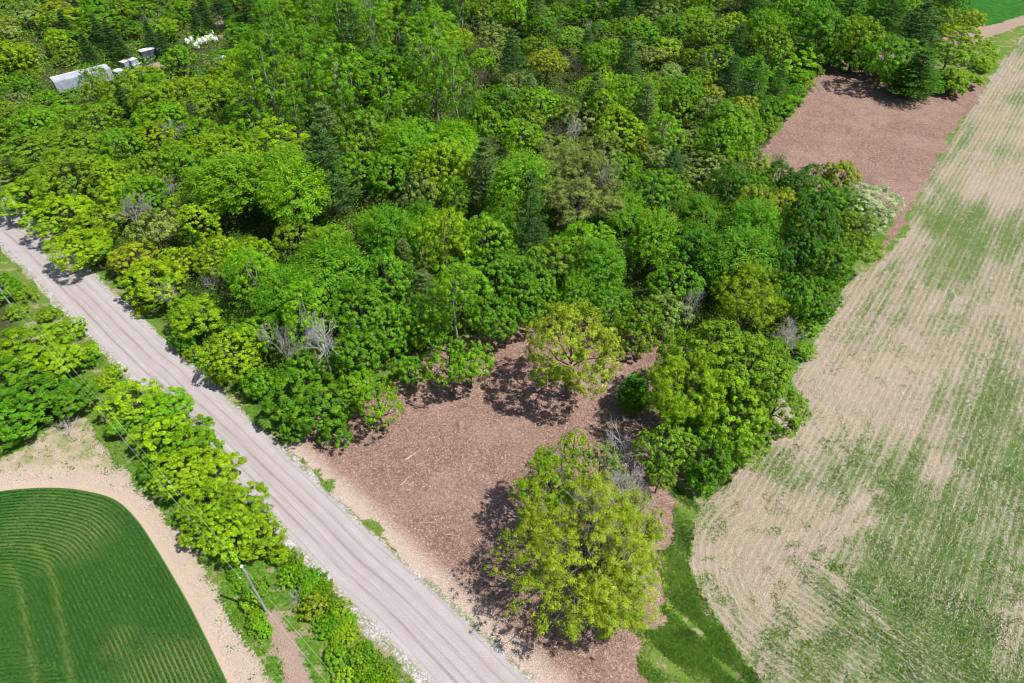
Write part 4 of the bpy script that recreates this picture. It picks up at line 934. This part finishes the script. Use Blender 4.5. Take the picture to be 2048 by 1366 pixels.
# long trailer seen from above among the trees
a = G(104, 160, 3.6); b = G(216, 132, 3.6); L = float(np.hypot(*(b-a))); ang = math.atan2(b[1]-a[1], b[0]-a[0]); mid = (a+b)/2
tr = empty('box_trailer', (mid[0], mid[1], ground_z(*mid)), ang); tag(tr, 'long white box trailer with a rusty roof edge parked among the trees', 'trailer')
hw = 1.75
boxes('trailer_body', [((-L/2, -hw, 1.0), (L/2, hw, 3.55))], M_WHITE, tr, .05)
boxes('roof_panel', [((-L/2+.1, -hw+.1, 3.555), (L/2-.1, hw-.75, 3.60))], M_WHITE, tr, .01)
boxes('rusty_roof_edge', [((-L/2+.1, hw-.70, 3.555), (L/2-4.5, hw-.06, 3.61))], M_RUSTY, tr, .01)
boxes('roof_rib', [((-L/2+.1+k*1.2, -hw+.12, 3.601), (-L/2+.16+k*1.2, hw-.78, 3.63)) for k in range(int(L/1.2))], M_WHITE, tr)
boxes('rear_frame', [((-L/2-.06, -hw, .9), (-L/2-.005, -hw+.14, 3.6)), ((-L/2-.06, hw-.14, .9), (-L/2-.005, hw, 3.6)), ((-L/2-.06, -hw+.14, 3.44), (-L/2-.005, hw-.14, 3.6))], M_RUSTY, tr)
boxes('chassis', [((-L/2+.3, -.6, .7), (L/2-.3, .6, .995))], M_STEEL, tr)
for sx in (-L/2+1.4, -L/2+2.7):
    for sy in (-1, 1):
        wh = tube_obj('wheel', [((sx, sy*(hw-.35), .5), (sx, sy*(hw-.05), .5), .5, .5)], M_TYRE, tr, 16)
        tube_obj('rim', [((sx, sy*(hw-.34), .5), (sx, sy*(hw-.02), .5), .24, .22)], M_WHITE, wh, 12)
# stacked crates
def crate_stack(px, py, wx, wy, hz, rows_, label, lidmat, sidemat, rz):
    x, y = G(px, py, hz); t = empty('crate_stack', (x, y, ground_z(x, y)), rz); tag(t, label, 'crates', 'crate stacks beside the trailer')
    dz = hz/rows_
    for k in range(rows_):
        o = boxes('crate', [((-wx/2, -wy/2, k*dz+.03), (wx/2, wy/2, (k+1)*dz-.02))], sidemat, t, .03)
    boxes('lid', [((-wx/2-.05, -wy/2-.05, hz-.015), (wx/2+.05, wy/2+.05, hz+.07))], lidmat, t, .02)
    boxes('pallet', [((-wx/2, -wy/2+q*wy/3, -.12), (wx/2, -wy/2+q*wy/3+.15, .02)) for q in range(3)], M_WOODP, t)
rz = ang+.12
crate_stack(286, 102, 1.7, 1.7, 2.6, 3, 'left dark crate stack with pale lid right of the trailer', M_CRATET, M_DARKBOX, rz)
crate_stack(301, 98, 1.8, 1.8, 2.6, 3, 'middle dark crate stack with pale lid, touching the left one', M_CRATET, M_DARKBOX, rz)
crate_stack(317, 98, 1.6, 1.9, 1.8, 2, 'right low grey crate stack half under the leaves', M_CRATE, M_CRATE, rz)
crate_stack(248, 123, 1.6, 1.6, 1.9, 2, 'grey-blue crate stack with orange-pink lid nearer the trailer', M_RUSTY, M_CRATE, rz+.3)
crate_stack(264, 119, 1.6, 1.6, 2.0, 2, 'grey-blue crate stack right of the orange-pink lidded one', M_CRATET, M_CRATE, rz+.15)
crate_stack(272, 129, 1.9, 1.3, 1.0, 1, 'lowest single pale crate in front of the grey-blue stacks', M_CRATET, M_CRATE, rz)
crate_stack(236, 140, 1.8, 2.2, 1.6, 2, 'grey-blue crate stack closest to the trailer end', M_CRATET, M_CRATE, rz+.2)
# white sacks
def sack(px, py, s, label, seed):
    rg = np.random.RandomState(seed); x, y = G(px, py, s*.8); t = empty('bulk_sack', (x, y, ground_z(x, y)), rg.rand()*6); tag(t, label, 'sack', 'white bulk sacks by the dirt track')
    nu, nv = 14, 9; V = []; F = []
    for a_ in range(nv+1):
        ph = math.pi*a_/nv
        for b_ in range(nu):
            th = 2*math.pi*b_/nu; sq = lambda c_: math.copysign(abs(c_)**.6, c_)
            k = 1+.10*rg.randn(); V.append((s*.75*sq(math.cos(th))*math.sin(ph)**.5*k, s*.75*sq(math.sin(th))*math.sin(ph)**.5*k, s*.85-s*.85*math.cos(ph)*(1+.05*rg.randn())))
    for a_ in range(nv):
        for b_ in range(nu): F.append([a_*nu+b_, a_*nu+(b_+1) % nu, (a_+1)*nu+(b_+1) % nu, (a_+1)*nu+b_])
    mesh_from('sack_body', V, F, M_SACK, t, smooth_=True)
    tube_obj('lifting_loop', [((-s*.4, 0, s*1.6), (-s*.2, 0, s*1.95), .04, .04), ((-s*.2, 0, s*1.95), (s*.2, 0, s*1.95), .04, .04), ((s*.2, 0, s*1.95), (s*.4, 0, s*1.6), .04, .04)], M_SACK, t, 5)
for k, (px, py, s, lb) in enumerate(((374, 84, .85, 'leftmost of the white sacks, half under leaves'), (383, 80, .8, 'white sack second from the left end of the heap'), (393, 92, 1.0, 'pinkish-white sack lying lowest in the heap'),
                                   (399, 84, .95, 'white sack right behind the lowest pinkish one'), (408, 82, 1.0, 'white sack at the middle of the curved heap'), (415, 78, .9, 'white sack right of the heap middle'),
                                   (422, 66, 1.0, 'white sack at the upper end by the dirt track'), (423, 76, .9, 'white sack just below the topmost one'), (431, 79, .8, 'rightmost white sack, dappled by the shrub above'))): sack(px, py, s, lb, 500+k)
a = G(426, 119, 1.0); b = G(450, 112, 1.0); Lp = float(np.hypot(*(b-a))); ag = math.atan2(b[1]-a[1], b[0]-a[0]); mid = (a+b)/2
pn = empty('metal_tank', (mid[0], mid[1], ground_z(*mid)), ag); tag(pn, 'pale horizontal metal tank lying below the white sacks', 'tank')
tube_obj('tank_shell', [((-Lp/2-.15, 0, .75), (-Lp/2, 0, .75), .25, .5), ((-Lp/2, 0, .75), (Lp/2, 0, .75), .5, .5), ((Lp/2, 0, .75), (Lp/2+.15, 0, .75), .5, .25)], M_CRATET, pn, 14)
boxes('saddle', [((-Lp/3, -.4, -.1), (-Lp/3+.15, .4, .45)), ((Lp/3, -.4, -.1), (Lp/3+.15, .4, .45))], M_STEEL, pn)
boxes('tank_band', [((-.2, -.06, 1.24), (.2, .06, 1.32))], M_STEEL, pn)

# utility poles and wires
def pole(x, y, hgt, label, rad=.15):
    t = empty('utility_pole', (x, y, ground_z(x, y)), 0); tag(t, label, 'utility pole', 'utility poles left of the road')
    tube_obj('pole_shaft', [((0, 0, -.5), (0, 0, hgt*.5), rad, rad*.85), ((0, 0, hgt*.5), (0, 0, hgt), rad*.85, rad*.68)], M_WOODP, t, 12)
    tube_obj('cap_insulator', [((0, 0, hgt-.02), (0, 0, hgt+.12), .10, .16), ((0, 0, hgt+.12), (0, 0, hgt+.30), .16, .07)], M_PORC, t, 12)
    tube_obj('ground_wire_guard', [((rad*.9, -.05, 0), (rad*.75, -.04, hgt*.55), .03, .03)], M_WIRE, t, 6)
    br = tube_obj('bracket', [((0, 0, hgt-1.35), (-.38, -.42, hgt-1.25), .035, .03)], M_STEEL, t, 6)
    tube_obj('side_insulator', [((-.38, -.42, hgt-1.3), (-.38, -.42, hgt-1.1), .07, .05)], M_PORC, t, 8)
pb = G(532, 1221); HP = 8.7
pole(pb[0], pb[1], HP, 'grey leaning-looking wooden utility pole with white cap by the road hedge')
pl = G(20, 608); pole(pl[0], pl[1], HP, 'wooden utility pole cut off by the left edge of the photo')
nxt = pb+(pb-pl)
def wire(offx, z, label, dx=0):
    segs = []
    for a_, b_ in ((pl-(pb-pl)*.6, pl), (pl, pb), (pb, nxt)):
        pr = None
        for k in range(25):
            t = k/24; q = a_+(b_-a_)*t; zz = z-4*.9*t*(1-t); p = (q[0]+offx[0], q[1]+offx[1], zz)
            if pr: segs.append((pr, p, .011, .011))
            pr = p
    tag(tube_obj('power_line', segs, M_WIRE, None, 5), label, 'power line', 'wires strung along the road')
wire((0, 0), HP+.3, 'upper pale wire running over the white pole caps')
wire((-.38, -.42), HP-1.08, 'lower pale wire running on the side brackets of the poles')

# boulder at the clearing corner
x, y = G(690, 880, .3); rg = np.random.RandomState(9); V = []; F = []; nu, nv = 12, 8
for a_ in range(nv+1):
    ph = math.pi*a_/nv
    for b_ in range(nu):
        th = 2*math.pi*b_/nu; k = .42*(1+.13*rg.randn()); V.append((k*1.2*math.cos(th)*math.sin(ph), k*math.sin(th)*math.sin(ph), .2+.75*k*math.cos(ph)))
for a_ in range(nv):
    for b_ in range(nu): F.append([a_*nu+b_, (a_+1)*nu+b_, (a_+1)*nu+(b_+1) % nu, a_*nu+(b_+1) % nu])
o = mesh_from('boulder', V, F, M_STONE); o.location = (x, y, ground_z(x, y)); tag(o, 'grey boulder under the trees at the corner of the clearing', 'boulder')
# torn logs on the mulch
for k, (px, py, an, Ls, lb) in enumerate(((822, 912, .7, 1.5, 'thickest pale split log in the middle of the clearing'), (845, 925, .5, 1.6, 'thin pale pole just right of the thick split log'), (790, 887, 0.0, 1.3, 'straight pale stick lying level near the slender-trunked tree'),
                                        (940, 935, 1.2, 1.1, 'pale upright-looking stick right of the split logs'), (905, 1070, -.2, 1.2, 'pale stick left of the dark oak shadow'), (925, 845, .9, .9, 'short pale stick below the two trunked trees'), (855, 940, -1.0, 1.2, 'pale bent stick below the thin pole'), (812, 960, .95, 1.7, 'long thin stick in the lower left clearing'))):
    x, y = G(px, py); rg = np.random.RandomState(600+k); d = np.array([math.cos(an), math.sin(an)])*Ls/2; rr = .075 if k == 0 else .035
    o = tube_obj('broken_stick', bend((-d[0], -d[1], .1), (d[0], d[1], .14), rr, rr*.5, rg, 4, .03), M_SPLINT, None, 6); o.location = (x, y, ground_z(x, y)); tag(o, lb, 'stick', 'broken sticks on the mulch')

# ------------------------------------------------------------------ labels for every tree: colour, kind and place beside a landmark
LM = [('the long white trailer', 160, 152), ('the white sacks', 405, 80), ('the big vivid maple', 480, 365), ('the dark tiered pine', 650, 340), ('the bright yellow tree', 915, 82), ('the orange-topped tree', 1095, 125),
      ('the big dusty oak', 1160, 385), ('the tall tiered pine', 1060, 445), ('the largest dense maple', 640, 555), ('the grey-green cedar', 810, 528), ('the yellow-orange tree', 1560, 420), ('the white-flowering tree', 1735, 400),
      ('the solitary clearing oak', 1140, 672), ('the tall whitish dead tree', 655, 700), ('the lime oak by the cedar', 1368, 790), ('the biggest lime oak', 1180, 1085), ('the leaning utility pole', 510, 1180), ('the upper clearing', 1740, 230),
      ('the top right blue-green pine', 1835, 62), ('the white leafless tree', 1150, 262), ('the curved leafless roadside tree', 268, 425), ('the bright narrow upright tree', 910, 395), ('the white snag in the aspens', 752, 110),
      ('the topmost hedge-row tree', 265, 800), ('the left pole', 15, 600), ('the topmost dark pine', 1512, 20), ('the twig ball', 425, 553)]
DIRS = ['right of', 'above and right of', 'above', 'above and left of', 'left of', 'below and left of', 'below', 'below and right of']
ORD = ['nearest', 'second', 'third', 'fourth', 'fifth', 'sixth', 'seventh', 'eighth', 'ninth', 'tenth', 'eleventh', 'twelfth', 'thirteenth', 'fourteenth', 'fifteenth', 'sixteenth']
GRP = {'tree': 'broadleaf trees of the wood', 'pine tree': 'pines of the wood', 'spruce tree': 'spruces near the trailer', 'cedar tree': 'cedars of the wood', 'shrub': 'shrubs at the foot of the wood', 'bush': 'low bushes on the verges', 'dead tree': 'leafless trees of the wood'}
def sect(ax, ay, bx_, by_): return int(round(math.atan2(-(by_-ay), bx_-ax)/(math.pi/4))) % 8
usedL = set(t[5] for t in THINGS if t[5])
for t in THINGS:
    root, px, py, col, key, lab, rr = t
    root['group'] = GRP[root['category']]
    if lab: root['label'] = lab; continue
    word = CWORD.get(col if isinstance(col, str) else '', 'green')+' '+KWORD[key][1]
    best = None
    for lm, lx, ly in sorted(LM, key=lambda q: math.hypot(q[1]-px, q[2]-py))[:9]:
        s = sect(lx, ly, px, py); dme = math.hypot(px-lx, py-ly)
        rank = sum(1 for q in THINGS if q is not t and q[3] == col and KWORD[q[4]][1] == KWORD[key][1] and sect(lx, ly, q[1], q[2]) == s and math.hypot(q[1]-lx, q[2]-ly) < dme)
        if rank >= len(ORD): continue
        cost = rank*40+dme
        lb = f'{word}, {ORD[rank]} {DIRS[s]} {lm}'
        if len(lb.replace('-', ' ').split()) > 16: continue
        if lb in usedL: continue
        if best is None or cost < best[0]: best = (cost, lb)
    root['label'] = best[1] if best else f'{word} standing among similar ones in the wood'; usedL.add(root['label'])
